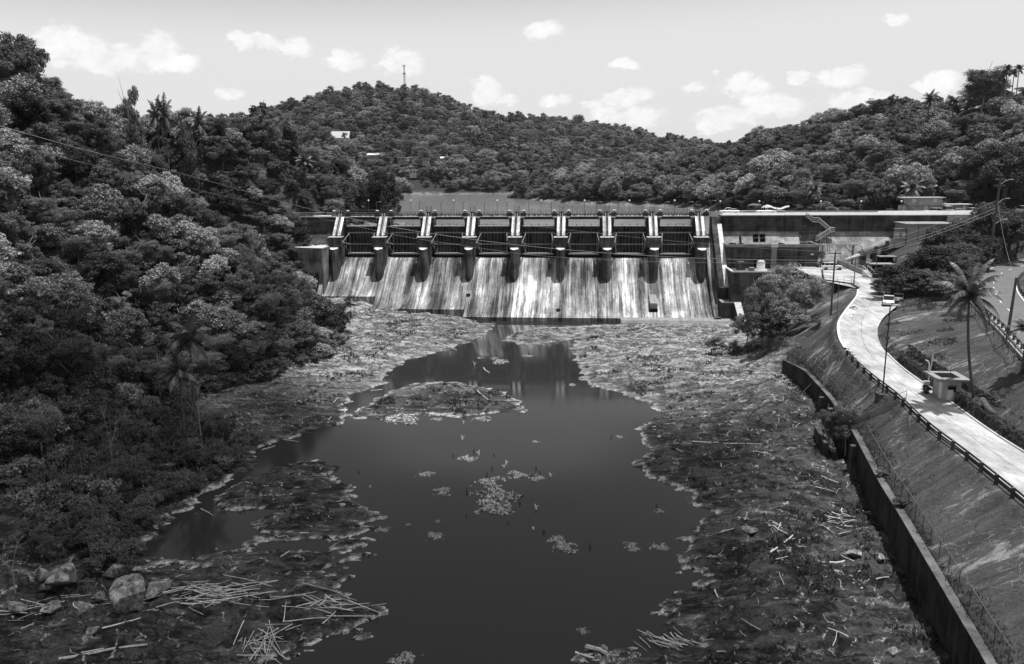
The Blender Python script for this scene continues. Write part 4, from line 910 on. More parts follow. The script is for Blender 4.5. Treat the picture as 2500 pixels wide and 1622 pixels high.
sp('open', 1953, 298, 430, 10.4, 'lone open-crowned tree standing out on the right skyline', sx=1.3)
sp('feather', 2410, 150, 335, 9.2, 'tallest airy tree on the right skyline', sx=2.2)
sp('dense', 45, 50, 172, 10.4, 'tallest tree on the left skyline near the corner', sx=1.1)
sp('open', 310, 165, 192, 10.4, 'open tree sticking out of the left ridge', sx=0.8)
sp('tall', 450, 240, 212, 12.3, 'vine-clad tree on the left ridge beside a palm', sx=1.1)

def hit(px, py, off=0.0, t0=30.0, t1=1500.0):
    if py < 300 and px < 2300: return (lambda q: (q[0], q[1], float(hgt(np.array([q[0]]), np.array([q[1]]))[0])))(atY(px, py, 955.0))
    d = np.array(ray(px, py)); t = np.geomspace(t0, t1, 900); X, Y, Z = d[0] * t, d[1] * t, CAMH + d[2] * t
    G = np.maximum(hgt(X, Y), np.where(UV(X, Y)[1] > 3, 20.0, 0.0)) + off; k = np.argmax(Z < G)
    return (float(X[k]), float(Y[k]), float(G[k] - off))
# far houses and the mast
def house(px, py, wpx, hm, label, dpt=7, off=7.0, rz=0.0, roof='flat', mat='light', dep=None):
    x, y, z = hit(px, py, off, 200) if dep is None else (atY(px, py, dep)[0], dep, H1(atY(px, py, dep)[0], dep)); wm = wpx / FPX * y
    _, _, zt = atY(px, py, y); z0 = zt - hm
    r_ = empty('house', (x, y, z0), rz, label, 'house')
    MB().box((-wm / 2, -dpt / 2, -3), (wm / 2, dpt / 2, hm - 0.3)).make('wall', M[mat], r_)
    if roof == 'flat': MB().box((-wm / 2 - .5, -dpt / 2 - .6, hm - 0.296), (wm / 2 + .5, dpt / 2 + .5, hm)).make('roof', M['white'], r_)
    else: MB().prism([(-dpt / 2 - .6, hm - 0.296), (0, hm + 1.1), (dpt / 2 + .6, hm - 0.296)], 'x', -wm / 2 - .5, wm / 2 + .5).make('roof', M['white'], r_)
    nw = max(2, int(wm / 3))
    for i in range(nw):
        xx = -wm / 2 + wm * (i + 0.5) / nw; MB().box((xx - 0.55, -dpt / 2 - 0.03, hm - 2.0), (xx + 0.55, -dpt / 2 + 0.1, hm - 0.9)).make('window', M['black'], r_)
    for k in range(3): KEEP.append((x - wm / 3 + wm / 3 * k, y - 3 - 5 * (k == 1), 4.5 if y > 400 else 4)); 
    KEEP.append((x, y - 10, 5.5 if y > 400 else 4)); return r_
house(822, 317, 18, 3.2, 'white house with a pale terrace wall on the far hillside', off=8.0)
house(912, 378, 26, 5.0, 'two-storey house low on the far hillside with a pale roof', roof='gable', mat='midc')
house(858, 383, 12, 3.0, 'small pale house among trees, leftmost of the low hillside row')
house(985, 385, 26, 3.2, 'long grey house in the middle of the hillside row', mat='midc')
house(1014, 383, 16, 3.6, 'house with open porch right of the long grey one on the far hill')
house(1040, 387, 14, 2.6, 'low white house near the right end of the hillside row')
house(1084, 386, 15, 3.0, 'rightmost pale-roofed house of the hillside row', roof='gable')
house(1008, 416, 16, 3.0, 'bright little house just above the far lake shore')
house(714, 308, 9, 2.8, 'tiny pale house high on the left flank of the far hill')
house(2462, 240, 42, 4.2, 'white flat-roofed house on top of the right hill', 8, 3.0)
tw = MB(); x, y, z = hit(822, 322, 8.0, 200); za_, zb_ = zat(x, y - 5, 321), zat(x, y - 11, 337); tw.prism([(y - 4.5, za_), (y - 11, zb_), (y - 10.9, zb_ - 8), (y - 4, zb_ - 8)], 'x', x - 4, x + 13)
o = tw.make('terrace_wall', M['light']); tag(o, 'pale sloping terrace wall under the white house on the far hill', 'wall'); KEEP += [(x, y - 14, 9), (x + 8, y - 12, 9), (x + 4, y - 24, 10)]
tx, ty, _ = atY(988, 215, 975); tz = H1(tx, ty); zt = zat(tx, ty, 161)
tower = empty('radio_mast', (tx, ty, tz), 0.3, 'tall lattice radio mast on top of the far hill', 'mast')
mb = MB(); hh = zt - tz
for i in range(3):
    a = i * 2.094; mb.tube([(1.6 * math.cos(a), 1.6 * math.sin(a), 0), (0.5 * math.cos(a), 0.5 * math.sin(a), hh)], 0.2, 5)
for k in range(16):
    for i in range(3):
        a, b = i * 2.094, (i + 1) * 2.094; f0, f1 = k / 16, (k + 1) / 16; r0, r1 = 1.6 - 1.1 * f0, 1.6 - 1.1 * f1
        mb.tube([(r0 * math.cos(a), r0 * math.sin(a), hh * f0), (r1 * math.cos(b), r1 * math.sin(b), hh * f1)], 0.09, 4)
mb.make('lattice', M['gsteel'], tower)
for f in (0.7, 0.97):
    for i in range(4):
        a = i * 1.57; c = MB(); c.cbox((1.3 * math.cos(a), 1.3 * math.sin(a), hh * f), (0.5, 0.5, 1.9)); c.bar((0, 0, hh * f + 1), (1.3 * math.cos(a), 1.3 * math.sin(a), hh * f + 1), 0.12); c.make('antenna', M['gsteel'], tower)
# ------------------------------------------------------------------ forest: scatter
SLOTS = []
def scatter(x0, x1, y0, y1, step, test, kinds, s0, s1, jit=0.42):
    xs = np.arange(x0, x1, step); ys = np.arange(y0, y1, step); X, Y = np.meshgrid(xs, ys); X = X.ravel(); Y = Y.ravel()
    X = X + rng.uniform(-jit, jit, len(X)) * step; Y = Y + rng.uniform(-jit, jit, len(Y)) * step
    ok = test(X, Y); X = X[ok]; Y = Y[ok]
    Z = np.concatenate([hgt(X[i:i + 20000], Y[i:i + 20000]) for i in range(0, len(X), 20000)]) if len(X) else X
    for x, y, z in zip(X, Y, Z):
        pn = vnoise(np.array([x * 0.045]), np.array([y * 0.045]), 77)[0]; q = (pn * 1.5 + rng.random() * 0.7) / 2.2
        k = kinds[min(len(kinds) - 1, int(q * len(kinds)))]
        SLOTS.append((x, y, z, k, rng.uniform(s0, s1) * (1.18 if rng.random() < 0.12 else 1.0)))
def clear(X, Y):
    ok = np.ones(len(X), bool)
    for a, b, r_ in KEEP: ok &= (X - a) ** 2 + (Y - b) ** 2 > (r_ * 0.8) ** 2
    return ok
def inframe(X, Y, mar=0.06): return (np.abs(X / np.maximum(Y, 1)) < 0.66 + mar)
KL = ['bare', 'dense', 'feather', 'dense2', 'glossy', 'dense', 'feather', 'open', 'tall', 'glossy', 'dense2']
def tl(X, Y):
    u, v = UV(X, Y); dh = seg_dist(X, Y, FOOT, False)
    return inframe(X, Y) & inside(X, Y, HILL) & (dh > 2.5) & (v < -1) & clear(X, Y) & ~((u > -60) & (v > -15))
scatter(-135, -20, 60, 232, 3.7, tl, KL, 0.42, 0.86)
def tl2(X, Y):
    u, v = UV(X, Y); return inframe(X, Y) & (v > 6) & (X < np.interp(Y, [225, 262, 285, 400], [-54, -46, -40, -130])) & clear(X, Y)
scatter(-230, -30, 222, 330, 6.0, tl2, KL, 0.8, 1.15)
def tb(X, Y):
    u, v = UV(X, Y); az, dep = polar(X, Y); sb = np.interp(az, AZB, B_S); rb_ = np.interp(az, AZB, B_R)
    return inframe(X, Y) & (v > 12) & (dep > sb + 6) & (dep < rb_ + 12) & (az > 1240) & ~((u > 92) & (v < 27)) & clear(X, Y)
scatter(0, 420, 225, 560, 6.3, tb, ['dense', 'dense2', 'feather', 'glossy', 'dense2', 'open', 'feather', 'tall'], 0.65, 1.2)
def tr(X, Y):
    u, v = UV(X, Y); di = seg_dist(X, Y, [tuple(q[:2]) for q in HI], False)
    az, dep = polar(X, Y)
    return inframe(X, Y) & (v < 10) & (X > 78) & (Y > 140) & ((di > 9) | (Y > 205)) & (~inside(X, Y, [tuple(q[:2]) for q in HO] + [(300, 200), (300, 20), (60, 20)]) | (X > 125)) & clear(X, Y) & ((u > 103) & (v < -22)) & (seg_dist(X, Y, [tuple(q[:2]) for q in HO], False) > 6)
scatter(70, 190, 140, 230, 6.0, tr, ['mango', 'dense', 'dense2'], 0.7, 1.0)
NEAR_N = len(SLOTS)
def ta(X, Y):
    az, dep = polar(X, Y); sa_ = np.interp(az, AZA, A_S); ra = np.interp(az, AZA, A_R)
    u, v = UV(X, Y); rb_ = np.interp(az, AZB, B_R)
    z = ((az > 790) & (az < 850) & (dep > 770) & (dep < 800))
    return inframe(X, Y) & (dep > sa_ + 4) & (dep < ra + 20) & (az > 380) & (az < 1800) & clear(X, Y) & ~z
scatter(-480, 320, 560, 1110, 8.6, ta, ['far0', 'far1', 'far3', 'far2', 'far0', 'far1', 'far2', 'far3'], 0.45, 1.6)
# low-detail kinds for the far slopes (their first copies are trees of their own)
proto('far0', 'broadleaf_tree', M['leaff'], M['trunk'], seed=31, n=2600, size=0.75, lobes=14, lobe_r=0.5); proto('far1', 'feathery_tree', M['leaff2'], M['trunk'], seed=32, n=2600, size=0.7, lobes=16, hz=3.6, lobe_r=0.5)
proto('far2', 'broadleaf_tree', M['leaf3'], M['trunk'], seed=33, n=2400, size=0.8, lobes=12, lobe_r=0.55)
proto('far3', 'bamboo_clump', M['leaff2'], M['palebark'], seed=34, n=2600, size=0.8, asp=.3, lobes=9, lobe_r=0.4, rx=3.4, hz=6.0, z0=6, scatter=1.2)
TOPH = {'tall': 6.5}
def crown_px(s): x, y, z, k, sc = s; d = math.sqrt(x * x + y * y); px, py = proj(x, y, z + 5 * sc); return (sc / d) * (1 if -60 < px < 2560 and -60 < py < 1690 else 0.0)
SLOTS.sort(key=crown_px, reverse=True)
SLOTS = [s for s in SLOTS if crown_px(s) > 0]
NIND = 300 - 46
ADJ = {'bare': ('bare_tree', 'leafless pale'), 'dense': ('broadleaf_tree', 'dark dense'), 'dense2': ('broadleaf_tree', 'mid grey lumpy'), 'feather': ('feathery_tree', 'pale feathery'), 'glossy': ('glossy_tree', 'glossy large-leaved'),
       'open': ('open_tree', 'thin open-crowned'), 'tall': ('vine_clad_tree', 'narrow vine-clad'), 'mango': ('mango_tree', 'heavy dark')}
def where(px, py):
    if px < 1000:
        r_ = 'near the skyline' if py < 330 + px * 0.1 else ('halfway up' if py < 600 else ('low down' if py < 800 else 'at the foot'))
        c_ = 'at the far left' if px < 250 else ('left of centre' if px < 500 else ('right of centre' if px < 700 else 'close to the dam'))
        return r_ + ' of the left hillside, ' + c_
    r_ = 'high' if py < 330 else ('midway up' if py < 420 else 'low')
    return r_ + ' on the right hill, ' + ('above the dam wall' if px < 2150 else 'towards the right edge')
farfirst = {}
rest = []
for s in SLOTS:
    x, y, z, k, sc = s
    if k.startswith('far'):
        if k not in farfirst and 900 < 1250 + FPX * x / y < 1200 and y < 700:
            farfirst[k] = 1; place(k, x, y, z, sc, None, {'far0': 'dark tree among the first rows above the far lake shore', 'far1': 'pale tree among the first rows above the far lake shore', 'far2': 'mid grey tree among the first rows above the far lake shore', 'far3': 'plume-like pale clump among the first rows above the far lake shore'}[k], 'tree')
        else: rest.append(s)
        continue
    if k == 'bare' and (NIND <= 0 or rng.random() < .55): continue
    if k == 'bare': sc *= 1.5
    if NIND > 0:
        NIND -= 1; px, py = proj(x, y, z + 6 * sc); adj = ADJ[k][1]; wh = where(px, py)
        place(k, x, y, z, sc, None, adj + ' tree ' + wh, 'tree', adj + ' trees ' + wh, rng.uniform(0.85, 1.2))
    else: rest.append(s)
for k in ('far0', 'far1', 'far2', 'far3'):
    if k not in farfirst: place(k, -20 + 9 * int(k[3]), 640, None, 1.1, None, {'0': 'dark', '1': 'pale', '2': 'grey', '3': 'plume-like'}[k[3]] + ' tree by the far lake shore', 'tree')
for k in list(KINDS):
    if k not in USED: print('UNUSED', k)
# all remaining trees: one object, instances of the crowns above
def forest(name, items, kinds, label):
    me = bpy.data.meshes.new(name); n = len(items); me.vertices.add(n)
    me.vertices.foreach_set('co', np.array([(a[0], a[1], a[2] - 0.5) for a in items], np.float32).ravel())
    for an, ty, dat in (('sc', 'FLOAT', [a[4] for a in items]), ('sz', 'FLOAT', [a[4] * random.uniform(.6, 1.1) for a in items]), ('rz', 'FLOAT', rng.uniform(0, 6.28, n)), ('ki', 'INT', [kinds.index(a[3]) for a in items])):
        at_ = me.attributes.new(an, ty, 'POINT'); at_.data.foreach_set('value', np.array(dat, np.float32 if ty == 'FLOAT' else np.int32))
    o = bpy.data.objects.new(name, me); COL.objects.link(o)
    ng = bpy.data.node_groups.new(name, 'GeometryNodeTree'); ng.interface.new_socket('Geometry', in_out='INPUT', socket_type='NodeSocketGeometry'); ng.interface.new_socket('Geometry', in_out='OUTPUT', socket_type='NodeSocketGeometry')
    N = ng.nodes; L = ng.links; gi = N.new('NodeGroupInput'); go = N.new('NodeGroupOutput'); g2i = N.new('GeometryNodeGeometryToInstance')
    crowns = [next(c for c in KIDS[KINDS[k].name] if c.name.startswith(('crown', 'foliage'))) for k in kinds]
    for c in crowns[::-1]:
        oi = N.new('GeometryNodeObjectInfo'); oi.inputs['Object'].default_value = c; oi.transform_space = 'ORIGINAL'; oi.inputs['As Instance'].default_value = True
        gj = N.new('GeometryNodeGeometryToInstance'); L.new(oi.outputs['Geometry'], gj.inputs[0])
        if c is crowns[-1]: jn = N.new('GeometryNodeJoinGeometry')
        L.new(gj.outputs[0], jn.inputs[0])
    iop = N.new('GeometryNodeInstanceOnPoints'); iop.inputs['Pick Instance'].default_value = True
    L.new(gi.outputs[0], iop.inputs['Points']); L.new(jn.outputs[0], iop.inputs['Instance'])
    def na(nm, ty): a = N.new('GeometryNodeInputNamedAttribute'); a.data_type = ty; a.inputs[0].default_value = nm; return a.outputs[0]
    L.new(na('ki', 'INT'), iop.inputs['Instance Index']); cx = N.new('ShaderNodeCombineXYZ'); L.new(na('rz', 'FLOAT'), cx.inputs[2])
    er = N.new('FunctionNodeEulerToRotation'); L.new(cx.outputs[0], er.inputs[0]); L.new(er.outputs[0], iop.inputs['Rotation']); cs_ = N.new('ShaderNodeCombineXYZ'); sc_o = na('sc', 'FLOAT'); L.new(sc_o, cs_.inputs[0]); L.new(sc_o, cs_.inputs[1]); L.new(na('sz', 'FLOAT'), cs_.inputs[2]); L.new(cs_.outputs[0], iop.inputs['Scale'])
    L.new(iop.outputs[0], go.inputs[0]); md = o.modifiers.new(name, 'NODES'); md.node_group = ng
    return tag(o, label, 'forest', kind='stuff')
def under(x0, x1, y0, y1, n, test, s0, s1):
    X = rng.uniform(x0, x1, n); Y = rng.uniform(y0, y1, n); ok = test(X, Y); X, Y = X[ok], Y[ok]; Z = hgt(X, Y)
    for x, y, z in zip(X, Y, Z): rest.append((x, y, z, 'shrub2' if rng.random() < .6 else 'shrub', rng.uniform(s0, s1)))
under(-110, -20, 60, 232, 5200, lambda X, Y: inframe(X, Y) & inside(X, Y, HILL) & (seg_dist(X, Y, FOOT, False) > 0.3) & (seg_dist(X, Y, FOOT, False) < 95) & ~((UV(X, Y)[0] > -53) & (UV(X, Y)[1] > -15)), .7, 1.5)
under(-100, -30, 224, 290, 900, lambda X, Y: inframe(X, Y) & (UV(X, Y)[1] > 8) & (X < -45), .8, 1.6)
under(0, 420, 240, 480, 2600, lambda X, Y: inframe(X, Y) & (UV(X, Y)[1] > 14) & (hgt(X, Y) > 21.5) & ~((UV(X, Y)[0] > 92) & (UV(X, Y)[1] < 27)) & (seg_dist(X, Y, [(atY(2432, 455, 232)[0], 228), (atY(2432, 455, 232)[0] + 1, 229)], False) > 8), 1.0, 2.2)
fk = sorted(set(a[3] for a in rest)); print('forest', len(rest), fk)
forest('forest', rest, fk, 'dense forest covering the far hill and the slopes')
# ------------------------------------------------------------------ shrubs of the left bank
SHP = [fv(a, b, 1)[:2] for a, b in [(-200, 1000), (0, 975), (180, 965), (330, 950), (470, 985), (560, 1030), (540, 1090), (450, 1150), (350, 1230), (300, 1290), (300, 1335), (120, 1300), (0, 1330), (-200, 1400)]]
xs, ys = np.meshgrid(np.arange(-80, -20, 1.55), np.arange(50, 125, 1.55)); xs = xs.ravel() + rng.uniform(-.7, .7, xs.size); ys = ys.ravel() + rng.uniform(-.7, .7, ys.size)
ok = inside(xs, ys, SHP) & inframe(xs, ys, 0.0); xs, ys = xs[ok], ys[ok]
if len(xs) > 255: pk_ = rng.choice(len(xs), 255, replace=False); xs, ys = xs[pk_], ys[pk_]
zs = hgt(xs, ys)
for x, y, z in zip(xs, ys, zs):
    if z < 0.12: continue
    px, py = proj(x, y, z); k = 'shrub' if vnoise(np.array([x * .12]), np.array([y * .12]), 9)[0] + rng.random() * .3 > 0.45 else 'shrub2'
    wh = ('upper' if py < 1150 else 'lower') + ' part of the left bank, ' + ('by the left edge' if px < 180 else ('towards the pool' if px > 380 else 'in between'))
    lb = ('feathery' if k == 'shrub' else 'leafy') + ' shrub in the ' + wh
    place(k, x, y, z, rng.uniform(0.55, 1.15), None, lb, 'shrub', lb.replace('shrub', 'shrubs'), rng.uniform(.8, 1.4))
for px, py, s_, lb in ((1840, 860, .9, 'leafy shrub on the rocks right of the pale clump'), (1745, 862, 1.3, 'low spreading shrub on the pale rocks below the toe wall'), (1790, 865, 1.0, 'small shrub beside the widest one on the pale rocks'), (1800, 812, 1.1, 'shrub at the foot of the pale tree clump'),
                       (1905, 850, .8, 'shrub on the mound beneath the fence corner'), (2010, 1010, .8, 'shrub growing at the broken end of the river wall'), (2455, 1062, .35, 'small round bush alone on the grass bank'), (1990, 800, .7, 'low shrub beside the wooden pole'),
                       (2150, 1190, .4, 'tuft of weeds on the river wall top, near one'), (2195, 1250, .45, 'tuft growing over the river wall edge, lower one'), (2265, 965, .45, 'bush between the barrier and the booth'), (855, 745, 1.0, 'shrub at the tip of the left wood above the pale rocks'),
                       (760, 560, 1.2, 'shrub on the ledge left of the abutment'), (748, 652, 2.6, 'tall shrub pressed against the left abutment wall'), (770, 706, 2.0, 'shrub at the foot of the left abutment wall'), (735, 600, 2.4, 'shrub beside the top of the left abutment wall')):
    x, y, z = hit(px, py); place('shrub2' if 'tuft' in lb or 'bush' in lb else 'shrub', x, y, z, s_, None, lb, 'shrub')

# ------------------------------------------------------------------ paved ways
def band(name, A, B, mat, dz, label, n=1, ta=0.0, tb=1.0, kind='structure'):
    A = np.array(A); B = np.array(B); mb = MB(); mb.uv = []; L = 0; vs = []
    for i in range(len(A)):
        if i: L += np.linalg.norm((A[i] + B[i] - A[i - 1] - B[i - 1]) / 2)
        for t in (ta, tb):
            p = A[i] * (1 - t) + B[i] * t; vs.append((p[0], p[1], p[2] + dz)); mb.uv.append((t, L))
    mb.add(vs, [(2 * i, 2 * i + 1, 2 * i + 3, 2 * i + 2) for i in range(len(A) - 1)])
    o = mb.make(name, mat); return tag(o, label, kind=kind)
band('access_road', LQ, RQ, M['road'], 0.0, 'pale concrete access road')
pz = MB(); pz.uv = [(0.2, p[1] * 0.7) for p in PLAZA]; pz.add([(p[0], p[1], 13.008) for p in PLAZA], [tuple(range(len(PLAZA)))]); tag(pz.make('paved_yard', M['road']), kind='structure')
band('highway', np.concatenate([XO[:-1], HO]), np.concatenate([XI[:-1], HI]), M['asphalt'], 0.0, 'curved asphalt highway')
def stripe(C, off, w, dz, name, dash=None, mat='paint'):
    C = np.array(C); tn_ = np.gradient(C[:, :2], axis=0); tn_ /= np.linalg.norm(tn_, axis=1)[:, None]; mb = MB(); d = 0; vs = []; fs = []
    for i in range(len(C) - 1):
        if dash and (i % dash[0]) >= dash[1]: continue
        b = len(vs)
        for j in (i, i + 1):
            for o_ in (off - w / 2, off + w / 2): vs.append((C[j][0] + tn_[j][1] * o_, C[j][1] - tn_[j][0] * o_, C[j][2] + dz))
        fs.append((b, b + 1, b + 3, b + 2))
    mb.add(vs, fs); return tag(mb.make(name, M[mat]), kind='structure')
HF = np.concatenate([resample(XO, 110)[:-1], resample(HO, 240)])
stripe(HF, 0.45, 0.2, 0.006, 'road_edge_line'); stripe(HF, 8.1, 0.2, 0.006, 'road_edge_line'); stripe(HF, 4.3, 0.16, 0.006, 'road_lane_line', (14, 4))
def kerb(name, pts, w, h, mat, lb):
    pts = resample(pts, 60); tn_ = np.gradient(pts[:, :2], axis=0); tn_ /= np.linalg.norm(tn_, axis=1)[:, None]; mb = MB(); vs = []
    for p, t in zip(pts, tn_):
        for o_, z in ((-w / 2, -.3), (-w / 2, h), (w / 2, h), (w / 2, -.3)): vs.append((p[0] + t[1] * o_, p[1] - t[0] * o_, p[2] + z))
    mb.add(vs, [(4 * i + k, 4 * i + k + 1, 4 * i + 5 + k, 4 * i + 4 + k) for i in range(len(pts) - 1) for k in range(3)])
    return tag(mb.make(name, mat), lb, kind='structure')
kerb('kerb', LQ[2:30], 0.35, 0.32, M['white'], 'white kerb round the bend'); kerb('kerb', RQ[20:], 0.22, 0.14, M['light'], 'thin pale kerb')
kerb('kerb', HO + np.array([-0.5, 0, 0]), 0.25, 0.15, M['midc'], 'highway kerb')

# ------------------------------------------------------------------ river wall, fence, guard rails
def wallmesh(name, pts, w, mat, label, cat, zb=-0.6):
    pts = np.array(pts, float); tn_ = np.gradient(pts[:, :2], axis=0); tn_ /= np.linalg.norm(tn_, axis=1)[:, None]; mb = MB(); vs = []
    for p, t in zip(pts, tn_):
        for o_, z in ((-w / 2, zb), (-w / 2, p[2]), (w / 2, p[2]), (w / 2, zb)): vs.append((p[0] + t[1] * o_, p[1] - t[0] * o_, z))
    n = len(pts); mb.add(vs, [(4 * i + k, 4 * i + (k + 1) % 4, 4 * i + 4 + (k + 1) % 4, 4 * i + 4 + k) for i in range(n - 1) for k in range(4)] + [(0, 1, 2, 3), (4 * n - 4, 4 * n - 3, 4 * n - 2, 4 * n - 1)])
    o = mb.make(name, mat); return tag(o, label, cat)
WQ = resample([(a, b, 5.15) for a, b in WALL], 70); WQ[-8:, 2] = np.linspace(5.1, 3.6, 8)
M['capc'] = concrete('weathered_cap', 0.03, .11, .3)
M['rwall'] = concrete('river_wall_concrete', 0.006, 0.035, 1.4, False, (1.6, 1.6, 0.2))
rw = wallmesh('river_wall', WQ, 0.7, M['rwall'], 'long dark stained retaining wall along the right bank', 'wall')
wc = WQ.copy(); wc[:, 2] += 0.04; mb = MB()
for i in range(0, 69, 1):
    p, q = WQ[i], WQ[i + 1]; mb.add([(p[0] - .36, p[1], p[2] + .006), (p[0] + .36, p[1], p[2] + .006), (q[0] + .36, q[1], q[2] + .006), (q[0] - .38, q[1], q[2] + .006), (p[0] - .38, p[1], p[2] + .12), (p[0] + .42, p[1], p[2] + .12), (q[0] + .42, q[1], q[2] + .12), (q[0] - .38, q[1], q[2] + .12)],
                                     [(4, 5, 6, 7), (0, 4, 7, 3), (1, 2, 6, 5)])
mb.make('wall_cap', M['capc'], rw)
for i in (44, 48, 52, 55):
    p = WQ[i]; MB().prism([(p[0] - 1.1, p[1] - .35), (p[0] + .1, p[1] - .35), (p[0] + .1, p[1] + .35), (p[0] - 1.1, p[1] + .35)], 'z', -0.5, 4.6).make('buttress', M['pier'], rw)
p0, p1 = at(1992, 1062, 1.6), at(2016, 1105, 1.6)
tag(MB().prism([(p0[0] - .3, p0[1]), (p1[0] - .3, p1[1]), (p1[0] + .3, p1[1]), (p0[0] + .3, p0[1])], 'z', -0.4, 2.9).make('old_wall_stub', M['pier']), 'short broken wall stub standing in front of the river wall', 'wall')
def fence(name, pts, h, step, label, mesh=True, rails=(1.0,), r=0.03, mat='gsteel', cat='fence'):
    pts = [Vector(p) for p in pts]; root = empty(name, pts[0], 0, label, cat); off = tuple(pts[0]); pn = []
    for a, b in zip(pts[:-1], pts[1:]):
        n = max(1, round((b - a).length / step)); pn += [a.lerp(b, i / n) for i in range(n)]
    pn.append(pts[-1])
    for i, p in enumerate(pn[:100]):
        MB(off).tube([tuple(p - Vector((0, 0, .3))), tuple(p + Vector((0, 0, h)))], r * 1.3, 5).make('post', M[mat], root)
    for k in rails: MB(off).tube([tuple(p + Vector((0, 0, h * k))) for p in pn], r, 5).make('rail', M[mat], root)
    if mesh:
        m_ = MB(off); m_.uv = []; L = 0; vs = []
        for i, p in enumerate(pn):
            if i: L += (p - pn[i - 1]).length
            vs += [tuple(p), tuple(p + Vector((0, 0, h)))]; m_.uv += [(L, 0), (L, h)]
        m_.add(vs, [(2 * i, 2 * i + 2, 2 * i + 3, 2 * i + 1) for i in range(len(pn) - 1)]); m_.make('chain_link', M['chain'], root)
    return root
fp = [(q[0] + 0.75, q[1], 4.95) for q in WQ[::4] if 46 < q[1] < 96]
fence('chain_link_fence', fp, 2.1, 2.8, 'chain-link fence along the top of the river wall, near stretch')
fp = [(q[0] + 0.75, q[1], 4.95) for q in WQ[::4] if 103 < q[1] < 139] + [tuple(Vector(hit(1885, 852)) + Vector((0, 0, .1)))]
fence('chain_link_fence', fp, 2.1, 3.0, 'chain-link fence along the river wall beyond the steps')
fence('chain_link_fence', [hit(1882, 850), hit(1900, 808), hit(1918, 770), hit(1940, 755), hit(1962, 745)], 2.0, 2.6, 'short chain-link fence climbing beside the pale tree clump')
# guard rail along the access road
def guard(name, pts, label, step=3.1, h=0.85, pm='pier', two=True):
    pts = resample(pts, 400); d = np.r_[0, np.cumsum(np.linalg.norm(np.diff(pts, axis=0), axis=1))]; root = empty(name, tuple(pts[0]), 0, label, 'guardrail'); off = tuple(pts[0])
    n = int(d[-1] / step); q = [Vector([np.interp(i * step, d, pts[:, k]) for k in range(3)]) for i in range(n + 1)]
    for p in q[:100]: MB(off).box((p.x - .13, p.y - .13, p.z - .9), (p.x + .13, p.y + .13, p.z + h)).make('post', M[pm], root)
    for zz in ((h - .15, h - .5) if two else (h - .2,)):
        mb = MB(off); vs = []
        for p in q: vs += [(p.x + .14, p.y, p.z + zz - .11), (p.x + .14, p.y, p.z + zz + .11), (p.x + .2, p.y, p.z + zz + .11), (p.x + .2, p.y, p.z + zz - .11)]
        mb.add(vs, [(4 * i + k, 4 * i + (k + 1) % 4, 4 * i + 4 + (k + 1) % 4, 4 * i + 4 + k) for i in range(len(q) - 1) for k in range(4)]); mb.make('rail', M['gsteel'], root)
    return root
gl = [tuple(q) for q in LQ[31:]]; guard('guardrail', [(a - .45, b, c) for a, b, c in gl], 'post-and-rail guardrail along the river side of the access road')
guard('guardrail', [(a - .2, b, c) for a, b, c in HI[24:50]], 'dark guardrail along the far side of the highway bend', 3.5, 0.8, 'gsteel', False)
guard('guardrail', [(a + .4, b, c) for a, b, c in HO[6:30]], 'guardrail between the highway and the grass bank', 3.0, 0.75, 'gsteel', False)
hl_ = [tuple(q) for q in HO[32:54:3]]
guard('guardrail', [(a - .7, b + .5, c) for a, b, c in HO[33:58]], 'white-topped guardrail at the far end of the highway bend', 3.2, 0.8, 'light', False)
fence('chain_link_fence', [(a - 1.6, b, c - .2) for a, b, c in HO[4:30:3]], 1.9, 3.2, 'chain-link fence between the highway and the grass bank')
fence('chain_link_fence', [(a - 1.8, b + 2.2, c) for a, b, c in HO[34:56:3]], 2.2, 3.2, 'chain-link fence beyond the far side of the highway bend')

# steps on the grass slope
s0, s1 = Vector(at(2203, 980, 9.5)), Vector(at(2088, 1031, 5.4)); st = empty('slope_steps', s0, 0, 'long flight of concrete steps down the grass slope', 'steps'); off = tuple(s0); dr = (s1 - s0); hd = Vector((dr.x, dr.y, 0)).normalized(); sd_ = Vector((-hd.y, hd.x, 0)); n = 22
mb = MB(off)
for i in range(n):
    a = s0.lerp(s1, i / n); b = s0.lerp(s1, (i + 1) / n); z = a.z + 0.12
    c = [a - sd_ * .7, a + sd_ * .7, b + sd_ * .7, b - sd_ * .7]; mb.add([(p.x, p.y, z) for p in c] + [(p.x, p.y, z - .8) for p in c], [(0, 1, 2, 3), (4, 7, 6, 5), (0, 3, 7, 4), (1, 5, 6, 2), (2, 6, 7, 3), (0, 4, 5, 1)])
mb.make('flight', M['midc'], st)
for k in (-1, 1):
    e = sd_ * (.82 * k); mb = MB(off); q = [s0 + e, s1 + e]; w_ = sd_ * .1
    mb.add([tuple(q[0] - w_ - Vector((0, 0, .5))), tuple(q[0] + w_ - Vector((0, 0, .5))), tuple(q[1] + w_ - Vector((0, 0, .5))), tuple(q[1] - w_ - Vector((0, 0, .5))), tuple(q[0] - w_ + Vector((0, 0, .4))), tuple(q[0] + w_ + Vector((0, 0, .4))), tuple(q[1] + w_ + Vector((0, 0, .4))), tuple(q[1] - w_ + Vector((0, 0, .4)))],
           [(0, 1, 2, 3), (4, 5, 6, 7), (0, 4, 7, 3), (1, 2, 6, 5), (0, 1, 5, 4), (2, 3, 7, 6)]); mb.make('side_wall', M['midc'], st)
mb = MB(off)
for i in range(8): p = s0.lerp(s1, i / 7) - sd_ * 1.0; mb.tube([tuple(p), tuple(p + Vector((0, 0, 1.2)))], .03, 4)
mb.tube([tuple(s0 - sd_ + Vector((0, 0, 1.2))), tuple(s1 - sd_ + Vector((0, 0, 1.2)))], .03, 4); mb.make('handrail', M['gsteel'], st)
